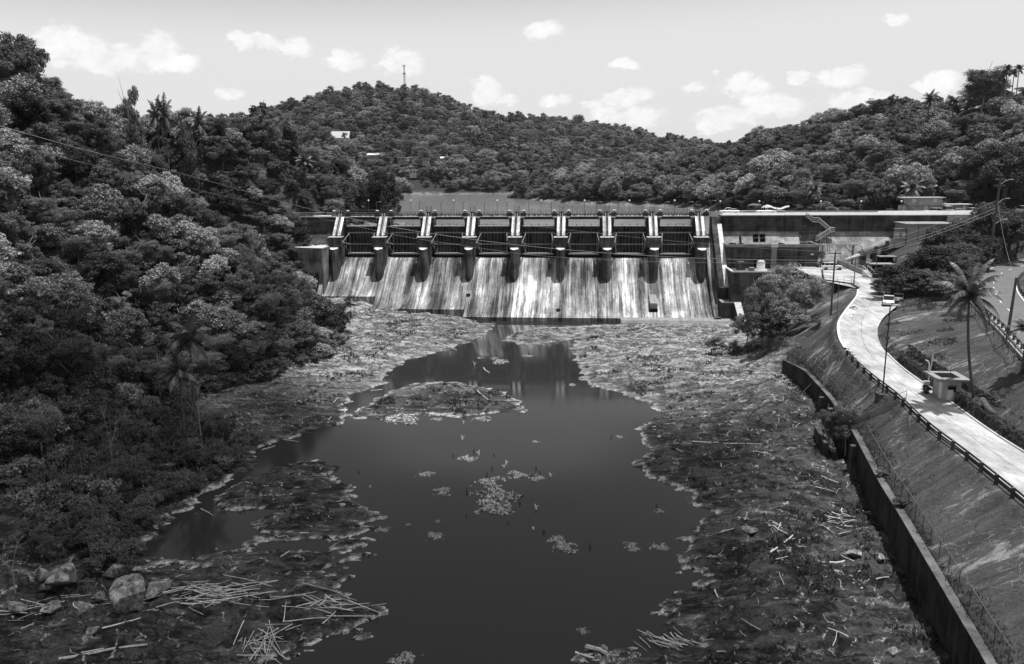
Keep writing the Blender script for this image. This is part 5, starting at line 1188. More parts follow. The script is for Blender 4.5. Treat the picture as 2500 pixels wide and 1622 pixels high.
# hedges beside the road
def hedge(pts, w, h, label, seed):
    pts = resample(pts, 60); r = np.random.default_rng(seed); n = 9000; t = r.random(n) * 58; i = t.astype(int); f = (t - i)[:, None]; C = pts[i] * (1 - f) + pts[i + 1] * f
    side = r.uniform(-1, 1, n); up = r.random(n); C[:, 0] += side * w / 2; C[:, 2] += np.where(np.abs(side) > .75, up * h, h * (.8 + .25 * r.random(n))) + .1 * np.sin(t * 3)
    N = np.stack([side * .8, r.normal(0, .3, n), .6 + 0 * up], 1) + r.normal(0, .35, (n, 3)); N /= np.linalg.norm(N, axis=1)[:, None]
    V, F = leaf_cards(C, N, .2, .6, seed); o = raw('hedge', V, F, M['leaf0'], {'tone': ('FLOAT', np.repeat(r.random(n) * .8, 4))}); tag(o, label, 'hedge')
hq = RQ[22:58]
hedge([(a + 1.0, b, c + .1) for a, b, c in hq], 0.9, 1.1, 'clipped hedge row nearest the access road', 3); hedge([(a + 2.6, b + .5, c + .9) for a, b, c in hq], 0.9, 1.1, 'clipped hedge row higher on the shaded bank', 4)

# ------------------------------------------------------------------ powerhouse and yard
ph = empty('powerhouse', W(66, -11, 0), -TH, 'large dark flat-roofed powerhouse below the right dam wall', 'powerhouse'); D = lambda u, v: (u - 66, v + 11)
def lb(u0, v0, z0, u1, v1, z1): a, b = D(u0, v0), D(u1, v1); return MB().box((a[0], a[1], z0), (b[0], b[1], z1))
w0 = lb(55.45, -11, -1, 78.4, -0.92, 18.0).make('main_hall', M['block'], ph)
lb(55.3, -11.15, 18.004, 78.55, -10.75, 18.7).make('parapet', M['midc'], w0); lb(55.3, -10.74, 18.004, 55.7, -1.0, 18.7).make('parapet', M['midc'], w0); lb(78.15, -10.74, 18.004, 78.55, -1.0, 18.7).make('parapet', M['midc'], w0)
for u in (59.5, 61, 69.5, 74.2): lb(u, -11.09, 2, u + .22, -10.998, 17.9).make('pilaster', M['pier'], w0)
lb(66.6, -11.4, 8, 67.9, -10.997, 18.0).make('downpipe_casing', M['midc'], w0); lb(66.4, -11.6, 18.0, 68.1, -10.9, 18.95).make('casing_cap', M['white'], w0)
mb = MB(); a = D(57.5, -11.12); b = D(66.5, -11.12); mb.tube([(a[0], a[1], 15.6), (b[0], b[1], 15.6)], .05, 5); a = D(68, -11.12); b = D(78, -11.12); mb.tube([(a[0], a[1], 15.6), (b[0], b[1], 15.5)], .05, 5); mb.make('cable_tray', M['gsteel'], w0)
for u, z in ((63.6, 12.2), (66.0, 12.1), (69.2, 12.1), (71.6, 12.3), (76.4, 16.0), (75.9, 12.4)): 
    o = lb(u, -11.55, z, u + .75, -11.0, z + .35).make('wall_lamp', M['light'], w0)
for u in (58.6, 62.3, 73.4): lb(u, -11.045, 13.0, u + 1.5, -10.99, 14.6).make('window', M['black'], w0)
mb = MB(); rs = random.Random(3)
for i in range(16): u, v = rs.uniform(57, 77), rs.uniform(-9.5, -3); a = D(u, v); mb.cbox((a[0], a[1], 18.0), (rs.uniform(.3, 1.4), rs.uniform(.2, .6), rs.uniform(.1, .5)))
mb.make('roof_clutter', M['steel'], w0)
w1 = lb(55.3, -20.5, -1, 72.5, -11.003, 12.6).make('lower_block', M['block'], ph)
lb(55.1, -20.75, 12.604, 72.7, -20.3, 12.95).make('parapet', M['light'], w1); lb(55.1, -20.29, 12.604, 55.6, -11.7, 12.95).make('parapet', M['ramp'], w1)
a = D(62.8, -17.2); lt = MB().lathe([(1.9, 0), (1.9, .25), (1.5, .3), (1.5, .55), (1.0, .6), (1.0, 2.3), (.9, 2.5), (.5, 2.75), (0.02, 2.85)], (a[0], a[1], 12.604), 28).make('roof_vent', M['light'], w1, True)
lb(57.8, -15.5, 12.61, 59.4, -12, 14.6).make('roof_hut', M['pier'], w1); lb(60.0, -17.8, 12.61, 61.2, -16.6, 13.5).make('hatch', M['midc'], w1)
lb(60.5, -20.56, 3.8, 66.5, -20.498, 7.4).make('render_panel', M['midc'], w1)
pr = lb(63.8, -22.6, -1, 71.5, -20.503, 5.6).make('portal', M['pier'], ph); lb(64.6, -22.66, 1, 67.4, -22.598, 5.0).make('doorway', M['black'], pr)
# debris heap of timber and the steel stairs on the wall
ss = empty('steel_stairs', W(82, -2, 18), -TH, 'zigzag steel stairs down the face of the right dam wall', 'stairs')
def uvp(px, py, v):
    d = ray(px, py); t = (v + OX * SI + OY * CO) / (d[0] * SI + d[1] * CO); x, y, z = d[0] * t, d[1] * t, CAMH + d[2] * t; return ((x - OX) * CO - (y - OY) * SI, v, z)
FL = [((1968, 529), (1984, 542), -1.3), ((1984, 542), (1998, 542), -1.3), ((1998, 542), (2026, 566), -1.6), ((2026, 566), (2036, 566), -1.9), ((2027, 567), (1992, 589), -4.2)]
for a, b, v in FL:
    A = Vector(uvp(*a, v)); B = Vector(uvp(*b, v)); o_ = Vector((82, -2, 18)); A -= o_; B -= o_; mb = MB()
    for dv in (-.5, .4): mb.tube([A + Vector((0, dv, 0)), B + Vector((0, dv, 0))], .13, 4)
    nn = max(3, int((B - A).length / .35))
    for i in range(nn + 1): p = A.lerp(B, i / nn); mb.box((p.x - .14, p.y - .5, p.z - .03), (p.x + .14, p.y + .4, p.z + .03))
    f_ = mb.make('flight', M['midc'], ss); mb = MB()
    for dv in (-.5, .4):
        for hh in (.55, 1.1): mb.tube([A + Vector((0, dv, hh)), B + Vector((0, dv, hh))], .05, 4)
        for i in range(4): p = A.lerp(B, i / 3); mb.tube([p + Vector((0, dv, 0)), p + Vector((0, dv, 1.1))], .04, 4)
    mb.make('handrail', M['light'], f_)
mb = MB()
for i in range(9): x = 1.6 + i * .55; A = Vector(uvp(2028, 567, -4.2)) - Vector((82, -2, 18)); mb.tube([(A.x - i * .45, A.y, A.z - .2 - i * .3), (A.x - i * .45, A.y, -4.5)], .06, 4)
mb.make('scaffold_leg', M['steel'], ss)
# gantry
A = Vector(W(78.9, -12.5, 13)); gt_ = empty('steel_gantry', A, -TH, 'steel gantry frame spanning the yard beside the powerhouse', 'gantry'); ln = uvp(2083, 600, -12.5)[0] - 78.9
for x in (0, ln): 
    c = MB(); c.box((x - .18, -.18, 0), (x + .18, .18, 5.6)); c.make('column', M['gsteel'], gt_)
MB().box((-.3, -.16, 5.604), (ln + .6, .16, 5.95)).make('beam', M['light'], gt_)
mb = MB(); mb.tube([(ln, 0, 3.6), (ln - 2.2, 0, 5.6)], .07, 4); mb.tube([(ln + .5, 0, 5.8), (ln + 2.0, 0, 5.3), (ln + 2.8, 0, 3.6)], .1, 6)
for i in range(7): mb.tube([(1.2 + i * 1.1, 0, 5.6), (1.2 + i * 1.1, 0, 5.0)], .05, 4)
mb.make('brace', M['gsteel'], gt_)
# yard walls
yw = [at(2008, 662, 13), at(2010, 685, 13), at(2078, 694, 13), at(2096, 705, 13)]
o = wallmesh('yard_wall', [(a, b, 13.25) for a, b, _ in yw], 0.5, M['block'], 'stained retaining wall holding up the paved yard', 'wall', 6.0)
mb = MB(); wv = yw[1:]; 
for a, b in zip(yw[:-1], yw[1:]):
    A, B = Vector(a), Vector(b); mb.box_ = None
    railing(mb, (A.x, A.y, 0), (B.x, B.y, 0), 13.25, 0.95, 1.8, False, (.5, 1.0), .05)
mb.make('railing', M['light'], o)
q0, q1, q2 = at(2042, 644, 13), at(2090, 664, 13), at(2124, 677, 13)
wallmesh('low_wall', [(q0[0], q0[1], 14.3), (q1[0], q1[1], 14.2), (q2[0], q2[1], 14.0)], 0.35, M['midc'], 'low plastered wall on the far side of the paved yard', 'wall', 12.5)
fence('chain_link_fence', [(q[0] + .5, q[1] + .5, 14.2) for q in (q0, q1, q2)], 1.8, 2.4, 'chain-link fence above the low wall of the yard')
A = Vector(at(2172, 697, 13)); ws = empty('white_steps', at(2132, 679, 13), R(20), 'small white steps with handrails at the edge of the yard', 'steps'); mb = MB()
for i in range(9): mb.box((-.75, i * .3, -.2 + 0), (.75, i * .3 + .3, .17 * (i + 1)))
mb.make('flight', M['white'], ws)
for x in (-.75, .75):
    mb = MB(); mb.tube([(x, 0, .1), (x, 0, 1.1), (x, 2.7, 2.6), (x, 2.7, 1.5)], .05, 4); mb.tube([(x, 1.3, .8), (x, 1.3, 1.85)], .04, 4); mb.make('handrail', M['white'], ws)
# shelters beyond the yard
def shelter(px, py, Y, w_, d_, h_, label, mat='steel'):
    x, y, z = atY(px, py, Y); z = H1(x, y); r_ = empty('shelter', (x, y, z), -TH, label, 'shelter')
    MB().box((-w_ / 2, -d_ / 2, h_), (w_ / 2, d_ / 2, h_ + .22)).make('roof', M['midc'], r_)
    for a in (-1, 1):
        for b in (-1, 1): MB().box((a * (w_ / 2 - .2) - .1, b * (d_ / 2 - .2) - .1, -.5), (a * (w_ / 2 - .2) + .1, b * (d_ / 2 - .2) + .1, h_)).make('post', M[mat], r_)
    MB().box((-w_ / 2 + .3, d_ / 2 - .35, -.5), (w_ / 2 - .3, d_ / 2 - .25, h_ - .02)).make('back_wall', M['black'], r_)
    return r_
shelter(2150, 640, 190, 5.6, 3.4, 2.0, 'dark open shelter on the slope beyond the yard'); shelter(2165, 622, 198, 4.2, 2.6, 1.6, 'smaller dark shelter higher up the slope')
bx = atY(2184, 655, 182); tag(MB().cbox((bx[0], bx[1], H1(bx[0], bx[1]) - .3), (1.9, 1.6, 1.9)).make('equipment_cabinet', M['light'], bevel=.06), 'pale equipment cabinet beside the dark shelter', 'cabinet')
# penstock
A, B = Vector(W(*uvp(2168, 588, -9.0))), Vector(W(*uvp(2100, 622, -12.0))); C_ = Vector(W(*uvp(2062, 637, -15)))
pp = empty('penstock_pipe', A, 0, 'large pipe running down the slope to the yard', 'pipe'); MB(tuple(A)).tube([A, B], .95, 16).make('pipe', M['midc'], pp, True)
for t in (.1, .5, .9): p = A.lerp(B, t); MB(tuple(A)).cbox((p.x, p.y, p.z - 3), (.8, 2.4, 3.4)).make('saddle', M['pier'], pp)
MB(tuple(A)).tube([B, B.lerp(C_, .6), C_], .5, 12).make('pipe_end', M['light'], pp, True)
vh = empty('valve_house', W(*uvp(2196, 574, -9)), -TH, 'small pale valve house at the top of the big pipe', 'hut')
MB().box((-1.1, -1, -3.2), (1.1, 1, .9)).make('wall', M['light'], vh); MB().box((-2.0, -1.5, -.9), (1.3, -1.01, -.7)).make('platform', M['midc'], vh); MB().box((-1.4, -1.2, 1.5), (1.4, 1.2, 1.62)).make('roof', M['gsteel'], vh)
MB().box((-.4, -1.03, -.5), (.2, -.99, .4)).make('window', M['black'], vh)
mb = MB(); railing(mb, (-2.0, -1.45, 0), (1.3, -1.45, 0), -.7, .9, .9); [mb.tube([(a, b, .9), (a, b, 1.5)], .05, 4) for a in (-1, 1) for b in (-.9, .9)]; mb.make('railing', M['light'], vh)
# blank block and light wall
cb = empty('concrete_block_house', W(106, -8, 18), -TH, 'blank pale concrete block house against the dam wall', 'building')
MB().box((-5.6, -1.5, -1.5), (6, 6.9, 5.5)).make('wall', M['housew'], cb); MB().box((-6.1, -2, 5.504), (6.5, 7.1, 5.85)).make('roof', M['midc'], cb)
for x in (-3.0, 0.4, 3.8): MB().box((x, -1.53, -1.5), (x + .1, -1.498, 5.5)).make('joint', M['steel'], cb)
lw = MB().box((0, 0, 0), (8.6, .5, 4.2)); o = lw.make('light_wall', M['housew']); o.location = W(113.5, -1.3, 21.1); o.rotation_euler = (0, 0, -TH); tag(o, 'short pale wall under the right end of the crest road', 'wall')
# two-storey house and hut on the crest level
def depthbox(px0, px1, py_top, Y): x0 = atY(px0, py_top, Y)[0]; x1 = atY(px1, py_top, Y)[0]; return x0, x1, atY((px0 + px1) / 2, py_top, Y)[2]
x0, x1, zt = depthbox(2208, 2298, 482, 238); w_ = x1 - x0; zb = 24.4; hh = zt - zb
hs = empty('house', ((x0 + x1) / 2, 241, zb), -TH, 'grey two-storey flat-roofed house at the end of the crest road', 'house')
MB().box((-w_ / 2, -3, -1), (w_ / 2, 0, hh * .5)).make('ground_floor', M['housew'], hs)
MB().box((-w_ / 2 + 1.6, -3.6, hh * .5 + .004), (w_ / 2 + .2, 0, hh - .25)).make('upper_floor', M['housew'], hs)
MB().box((-w_ / 2 - .3, -4.2, hh - .246), (w_ / 2 + .9, .5, hh)).make('roof', M['light'], hs)
for x in (-w_ / 2 + 3.0, w_ / 2 - 1.8): MB().box((x - .55, -3.66, hh * .5 + .9), (x + .55, -3.58, hh * .5 + 2.0)).make('window', M['white'], hs)
MB().box((w_ / 2 - 4.6, -3.06, 0), (w_ / 2 - 3.5, -2.98, 2.3)).make('door', M['white'], hs); MB().box((-w_ / 2 + .3, -3.06, 0), (-w_ / 2 + .9, -2.98, 2.3)).make('door', M['white'], hs)
MB().box((-w_ / 2 + 4.2, -4.1, hh * .5 + .5), (-w_ / 2 + 5.1, -3.61, hh * .5 + 1.1)).make('air_conditioner', M['light'], hs)
mb = MB()
for i in range(9): mb.box((-w_ / 2 + .6 + i * .35, -4.3, hh * .5 - .1 - i * .3), (-w_ / 2 + .95 + i * .35, -3.7, hh * .5 + .0 - i * .3))
mb.tube([(-w_ / 2 + .5, -4.3, hh * .5 + 1.0), (-w_ / 2 + 3.7, -4.3, 1.0), (-w_ / 2 + 6.4, -4.3, 1.0), (-w_ / 2 + 7.2, -4.3, .2)], .08, 5); mb.make('outside_stair', M['midc'], hs)
x0, x1, zt = depthbox(2324, 2371, 499, 240); w_ = x1 - x0; hh = zt - zb
ht = empty('guard_hut', ((x0 + x1) / 2, 243, zb), -TH, 'low hut with a wide thin white roof beside parked cars', 'hut')
MB().box((-w_ / 2 + 1.6, -1.8, -1), (w_ / 2, .8, hh - .22)).make('wall', M['midc'], ht); MB().box((-w_ / 2 - .8, -2.6, hh - .216), (w_ / 2 + .8, 1.2, hh)).make('roof', M['white'], ht); MB().box((w_ / 2 - 1.6, -1.86, 0), (w_ / 2 - .8, -1.79, 2.0)).make('door', M['white'], ht)
for x in (-w_ / 2, -w_ / 2 + 1.0): MB().box((x, -1.8, -.5), (x + .3, -1.5, hh - .22)).make('post', M['white'], ht)
# small terrace house next to it
# guard booth
c0 = Vector(at(2300, 977, 9.62)); bt = empty('guard_booth', c0, R(-5), 'small grey guard booth with flat slab roof beside the road', 'booth'); bw_, bd, bh = 2.1, 2.9, 2.55
MB().box((0, 0, -.4), (bw_, bd, bh)).make('wall', M['housew'], bt); rf = MB().box((-1.0, -.75, bh + .004), (bw_ + .8, bd + .7, bh + .24)).make('roof', M['midc'], bt)
MB().box((-.2, .3, bh + .246), (bw_ - .1, bd - .3, bh + .27)).make('puddle', M['black'], rf)
MB().box((-.06, .25, 0), (-.002, 1.1, 2.1)).make('door', M['white'], bt); MB().box((.55, -.05, 1.05), (1.5, -.002, 1.75)).make('window', M['black'], bt); MB().box((.6, -.3, 1.755), (1.55, -.003, 1.86)).make('window_hood', M['gsteel'], bt)
mb = MB(); mb.tube([(-.7, bd, bh + .2), (-.7, bd, bh + 1.3), (-.9, bd, bh + 1.7), (-1.2, bd, bh + 1.85)], .09, 6); mb.make('roof_lamp', M['white'], rf)
mb = MB(); mb.tube([(bw_ - .2, bd - .2, bh + .25), (bw_ - .2, bd - .2, bh + 1.2)], .04, 4); mb.make('antenna', M['gsteel'], rf)
p = Vector(at(2313, 975, 9.6)); cbn = empty('cabinet', p, R(-5), 'white metal cabinet standing against the guard booth', 'cabinet'); MB().cbox((0, -.3, 0), (.75, .6, 1.35)).make('cabinet_body', M['white'], cbn, bevel=.03); MB().box((-.3, -.62, .7), (-.26, -.6, 1.0)).make('handle', M['gsteel'], cbn)
p = Vector(at(2256, 957, 9.5)); bg_ = empty('barrier_gate', p, R(-5), 'raised white barrier pole on its box by the booth', 'barrier'); MB().cbox((0, 0, 0), (.14, .14, .8)).make('post', M['white'], bg_); MB().cbox((.2, 0, .8), (.7, .4, .65)).make('motor_box', M['white'], bg_); MB().tube([(.4, 0, 1.4), (.65, 0, 4.9)], .07, 6).make('barrier_pole', M['white'], bg_)
a, b = Vector(hit(2397, 1001)), Vector(hit(2424, 1022)); cl_ = empty('fallen_log', a, 0, 'cut palm log lying on the grass bank', 'log'); MB(tuple(a)).tube([a + Vector((0, 0, .9)), a.lerp(b, .5) + Vector((0, 0, .35)), b + Vector((0, 0, .2))], .3, 8, .38).make('log_body', M['trunk'], cl_, True); MB(tuple(a)).tube([a + Vector((-.03, 0, .93)), a + Vector((.0, .02, .9))], .29, 8).make('cut_end', M['light'], cl_)
# ------------------------------------------------------------------ lamps on the dam crest
def crest_lamp(px, kind, py, label, group=None):
    v = 3.35 if px < 1745 else 6.2; u = uvp(px, 525, v)[0]; x, y, _ = W(u, v); zb = 25.34 if px < 1745 else 21.0; zt = zat(x, y, py)
    r_ = empty('lamp_post', (x, y, zb), -TH, label, 'lamp post', group); h = zt - zb
    if kind == 'arm':
        MB().tube([(0, 0, 0), (0, 0, h)], .075, 5).make('post', M['gsteel'], r_); MB().tube([(0, 0, h - .1), (.3, -.1, h + .1), (1.0, -.2, h + .12)], .05, 4).make('arm', M['gsteel'], r_); MB().cbox((1.15, -.2, h), (.7, .25, .16)).make('lamp_head', M['light'], r_)
    else:
        MB().tube([(0, 0, 0), (0, 0, h)], .06, 5).make('post', M['gsteel'], r_); MB().lathe([(.08, 0), (.26, .12), (.3, .3), (.1, .45)], (0, 0, h), 8).make('lamp_head', M['white'], r_)
AR = [920, 971, 1025, 1077, 1131, 1183, 1238, 1291, 1346, 1398, 1456, 1509, 1567, 1621, 1678, 1734]
for i, px in enumerate(AR): crest_lamp(px, 'arm', 494 if px < 1700 else 491, ORD[i] + ' arm lamp post from the left along the dam crest')
for i, px in enumerate([901, 1004, 1108, 1214, 1321, 1427, 1536, 1646, 1757, 1852, 2002, 2100, 2198]): crest_lamp(px, 'globe', 492 if px < 1700 else 494, ORD[i] + ' white-topped lamp post from the left along the dam crest')
# poles near the road
def pole(px, py, z, pyt, r, label, mat='wood', name='utility_pole', cat='utility pole', arms=(), lean=None, xarm=0, r2=None):
    x, y, _ = at(px, py, z) if z is not None else hit(px, py); zg = H1(x, y); zt = zat(x, y, pyt); h = zt - zg; r_ = empty(name, (x, y, zg), 0, label, cat); lx_, ly_ = lean or (0, 0)
    MB().tube([(0, 0, -.5), (lx_ * .5, ly_ * .5, h * .5), (lx_, ly_, h)], r, 8, r2 or r * .7).make('pole', M[mat], r_)
    for f, L_, dx in arms:
        b = (lx_ * f, ly_ * f, h * f); mb = MB(); mb.tube([b, (b[0] + dx * .5, b[1] - .3, b[2] + L_ * .7), (b[0] + dx, b[1] - .5, b[2] + L_)], .07, 5); mb.make('lamp_arm', M['light'], r_)
        MB().cbox((b[0] + dx + .35, b[1] - .5, b[2] + L_ - .08), (.9, .3, .18)).make('lamp_head', M['white'], r_)
    for k in range(xarm):
        zz = h - .4 - k * 1.3; o = MB().cbox((lx_, ly_, zz), (2.2, .12, .14)).make('crossarm', M['wood'], r_)
        for a in (-1, -.5, .5, 1): MB().lathe([(.05, 0), (.09, .08), (.05, .2)], (lx_ + a, ly_, zz + .14), 6).make('insulator', M['light'], o)
    return (x + lx_, y + ly_, zt), r_
pA, _ = pole(2028, 772, 10.4, 615, .2, 'thick wooden pole on the grass inside the road bend', xarm=1)
pole(2042, 783, 10.6, 690, .08, 'thin steel pole right beside the thick wooden pole', 'gsteel')
pB, _ = pole(2084, 701, 12.9, 628, .13, 'concrete lamp pole at the corner of the yard railing', 'midc', 'street_lamp', 'street lamp')
pL, rL = pole(2155, 957, 9.4, 748, .1, 'tall black lamp pole on the river side of the road', 'steel', 'street_lamp', 'street lamp')
hL = pL[2] - rL.location.z; MB().cbox((0, 0, hL * .62), (.34, .34, .5)).make('junction_box', M['gsteel'], rL); mb = MB(); mb.tube([(0, 0, hL - .1), (.6, 0, hL + .1)], .06, 4); mb.cbox((.9, 0, hL), (.8, .3, .15)); mb.make('lamp_head', M['light'], rL); MB().cbox((0, -.1, -1.0), (1.5, 1.2, 1.1)).make('footing', M['pier'], rL)
pC, _ = pole(2411, 668, None, 436, .33, 'tallest utility pole, carrying three lamp arms, at the highway bend', 'wood', arms=((.52, 1.1, 1.6), (.74, 1.1, 1.5), (.93, 1.2, 1.7)), xarm=2, lean=(.5, 0))
pole(2476, 640, None, 525, .24, 'leaning utility pole behind the highway at the right edge', 'wood', lean=(1.6, .4))
pD, _ = pole(2457, 838, None, 678, .22, 'dark wooden pole standing beside the near highway guardrail', 'wood', lean=(.3, 0))
pole(2499, 1085, None, 1000, .12, 'thin grey pole at the right edge low on the grass bank', 'gsteel')
pole(2137, 676, None, 611, .1, 'thin pole beside the small white steps', 'gsteel')
pole(2302, 515, None, 452, .17, 'slanting utility pole between the house and the hut', 'wood', lean=(1.2, 0))
pole(2364, 518, None, 478, .06, 'slim mast with a round dish behind the hut', 'gsteel'); pole(2158, 660, None, 620, .06, 'short thin pole in front of the dark shelter', 'gsteel')
def wire(name, pts, r, label, n=60):
    pts = np.array(resample(pts, n)); o = MB().tube([tuple(p) for p in pts], r, 5).make(name, M['wirem'], None, True); tag(o, label, 'cable')
M['wirem'] = plain('aluminium_cable', 0.28, .45, .5, .1, .3)
def sagw(A, B, s, n=24): A, B = Vector(A), Vector(B); return [tuple(A.lerp(B, t) - Vector((0, 0, 4 * s * t * (1 - t)))) for t in np.linspace(0, 1, n)]
# long span crossing the valley from the left slope to the wooden pole: Y runs 118 -> pole
def span(P2, y0, y1, end):
    out = []
    for px, py in P2: f = (px - P2[0][0]) / (2030 - P2[0][0]); out.append(atY(px, py, y0 + (y1 - y0) * f))
    return out + [end]
wire('power_cable', span([(-60, 290), (187, 362), (478, 433), (738, 507), (956, 556), (1150, 585), (1300, 603), (1500, 620), (1700, 631), (1846, 635)], 120, pA[1], (pA[0], pA[1], pA[2] - 1.6)), .035, 'bright overhead cable sagging across the whole valley, thickest one')
wire('power_cable', span([(-60, 270), (187, 340), (478, 412), (738, 480), (956, 560), (1150, 590), (1400, 613), (1700, 626), (1846, 632)][0:0] + [(-60, 330), (311, 425), (660, 505), (980, 578), (1300, 625), (1600, 640), (1846, 643)], 123, pA[1], (pA[0], pA[1], pA[2] - 2.0)), .018, 'thin overhead cable hanging below the thickest one across the valley')
wire('power_cable', span([(740, 540), (1000, 540), (1300, 552), (1600, 585), (1846, 606)], 150, pA[1], (pA[0], pA[1], pA[2] - .1)), .014, 'faint cable crossing in front of the gates above the other two')
for i, (dz, ez) in enumerate(((-1.5, -6.2), (-1.8, -7.0), (-.2, -4.6))): wire('power_cable', sagw((pA[0], pA[1], pA[2] + dz), (pC[0] - .1, pC[1], pC[2] + ez), 1.0), .035 if i < 2 else .022, ('lower' if i == 1 else ('middle' if i == 0 else 'upper')) + ' cable from the wooden pole up to the tallest pole')
wire('power_cable', sagw((pD[0], pD[1], pD[2] - .5), (pC[0], pC[1], pC[2] - 5), 1.2), .02, 'thin cable between the highway pole and the tallest pole')

# ------------------------------------------------------------------ vehicles
def vehicle(name, kind, loc, rz, label, cat, col='carw'):
    r_ = empty(name, loc, rz, label, cat); L, Wd = (5.2, 1.9) if kind != 'sedan' else (4.6, 1.8)
    if kind == 'pickup': body = [(-2.6, .45), (-2.6, 1.05), (-.35, 1.08), (-.35, 1.1), (1.05, 1.12), (2.35, 1.0), (2.6, .8), (2.6, .42)]; cab = [(-.45, 1.08), (-.3, 1.72), (.75, 1.75), (1.35, 1.1)]
    elif kind == 'suv': body = [(-2.4, .4), (-2.45, 1.1), (1.1, 1.15), (2.2, 1.02), (2.45, .8), (2.45, .4)]; cab = [(-2.35, 1.1), (-2.05, 1.72), (.45, 1.75), (1.2, 1.14)]
    elif kind == 'van': body = [(-2.5, .4), (-2.5, 1.25), (1.5, 1.25), (2.4, 1.0), (2.55, .7), (2.55, .4)]; cab = [(-2.45, 1.25), (-2.4, 2.1), (1.0, 2.1), (1.75, 1.24)]
    else: body = [(-2.25, .38), (-2.3, .95), (-1.5, 1.0), (1.0, 1.0), (2.1, .88), (2.3, .7), (2.3, .38)]; cab = [(-1.6, .99), (-.95, 1.42), (.35, 1.44), (1.1, 1.0)]
    MB().prism(body, 'y', -Wd / 2, Wd / 2).make('body', M[col], r_, bevel=.05)
    c = MB().prism(cab, 'y', -Wd / 2 + .12, Wd / 2 - .12).make('cabin', M['glass'], r_)
    roof = [p for p in cab if p[1] == max(q[1] for q in cab)] + [p for p in cab if abs(p[1] - max(q[1] for q in cab)) < .05]
    xs_ = [p[0] for p in cab if p[1] > cab[0][1] + .3]; zt = max(p[1] for p in cab); MB().box((min(xs_) - .05, -Wd / 2 + .1, zt + .002), (max(xs_) + .05, Wd / 2 - .1, zt + .05)).make('roof', M[col], c)
    mb = MB(); 
    for x in (min(xs_) + .02, (min(xs_) + max(xs_)) / 2):
        mb.box((x - .05, -Wd / 2 + .1, body[1][1]), (x + .05, -Wd / 2 + .13, zt)); mb.box((x - .05, Wd / 2 - .13, body[1][1]), (x + .05, Wd / 2 - .1, zt))
    mb.make('pillar', M[col], c)
    if kind == 'pickup': MB().box((-2.45, -.75, 1.06), (-.5, .75, 1.1)).make('load_bed', M['steel'], r_)
    for sx in (-1, 1):
        for sy in (-1, 1):
            x, y = sx * L * .31, sy * (Wd / 2 - .08); w_ = MB(); w_.tube([(x, y - .12, .36), (x, y + .12, .36)], .36, 14); wo = w_.make('wheel', M['rubber'], r_); h_ = MB(); h_.tube([(x, y + sy * .121, .36), (x, y + sy * .13, .36)], .2, 10); h_.make('rim', M['gsteel'], wo)
    for sy in (-1, 1): MB().box((L / 2 - .12, sy * .65 - .2, .68), (L / 2 + .01, sy * .65 + .2, .84)).make('headlight', M['glass'], r_)
    return r_
def onroad(px, v, z): u = uvp(px, 520, v)[0]; return W(u, v, z)
vehicle('pickup_truck', 'pickup', onroad(1780, 3.2, 25.6), R(180) - TH, 'white pickup truck driving left on the crest road', 'pickup')
t_ = vehicle('flatbed_truck', 'pickup', onroad(1870, 3.2, 25.6), -TH, 'white truck with a dark load rack facing right on the crest road', 'truck')
mb = MB(); [mb.box((-2.5 + i * .5, -.9, 1.1), (-2.42 + i * .5, .9, 1.75)) for i in range(5)]; mb.make('load_rack', M['steel'], t_)
tp = empty('tarpaulin_shelter', onroad(1893, 10.5, 25.2), -TH, 'pale tarpaulin draped over a frame beside the crest road', 'shelter'); mb = MB(); r = np.random.default_rng(5); vs = []
for i in range(9):
    for j in range(4): x = -4.5 + i * 1.0; vs.append((x, -1.5 + j, 2.3 + 0.45 * math.sin(i * .9) * (1 if i > 1 else .3) - .35 * abs(j - 1.5) + r.uniform(-.15, .15) - (1.0 if i == 0 else 0)))
mb.add(vs, [(i * 4 + j, i * 4 + j + 1, (i + 1) * 4 + j + 1, (i + 1) * 4 + j) for i in range(8) for j in range(3)]); mb.make('tarpaulin', M['tarp'], tp)
for x in (-3.4, 0, 3.4):
    mb = MB(); mb.tube([(x, -1.4, -1), (x, -1.4, 2.3)], .06, 4); mb.tube([(x, 1.4, -1), (x, 1.4, 2.3)], .06, 4); mb.make('frame', M['gsteel'], tp)
for px, lb_, h in ((1840, 'cluttered dark rack of machinery behind the guard rail of the crest road', 2.6), (1785, 'low stack of dark gear behind the pickup on the crest', 1.5)):
    r_ = empty('equipment_rack', onroad(px, 8.8, 25.2), -TH, lb_, 'equipment'); rs = random.Random(px); mb = MB()
    for a in (-1.6, 0, 1.6):
        for b in (-.6, .6): mb.tube([(a, b, -1), (a, b, h)], .06, 4)
    for z in (h * .5, h): mb.tube([(-1.6, -.6, z), (1.6, -.6, z)], .06, 4); mb.tube([(-1.6, .6, z), (1.6, .6, z)], .06, 4)
    mb.make('frame', M['gsteel'], r_); mb = MB(); [mb.cbox((rs.uniform(-1.4, 1.4), rs.uniform(-.5, .5), rs.choice([0, h * .5])), (rs.uniform(.4, .9), .5, rs.uniform(.3, .8))) for _ in range(7)]; mb.make('load', M['pier'], r_)
    MB().cbox((0, 0, h + .02), (2.6, 1.3, .12)).make('cover', M['light'], r_)
hv = lambda px, Y: (atY(px, 515, Y)[0], Y, 24.5)
for px, Y, k, rz, lb_ in ((2278, 233.5, 'suv', 150, 'white station wagon parked in front of the grey house'), (2312, 238, 'van', 75, 'white van parked between the house and the hut'), (2340, 236, 'sedan', 80, 'white car half hidden under the hut roof'),
                       (2380, 233, 'suv', 20, 'white car parked right of the hut'), (2499, 236, 'van', 90, 'white van at the right edge of the crest-level car park')):
    vehicle('parked_car', k, (*hv(px, Y)[:2], max(24.48, H1(*hv(px, Y)[:2]))), R(rz), lb_, 'car')
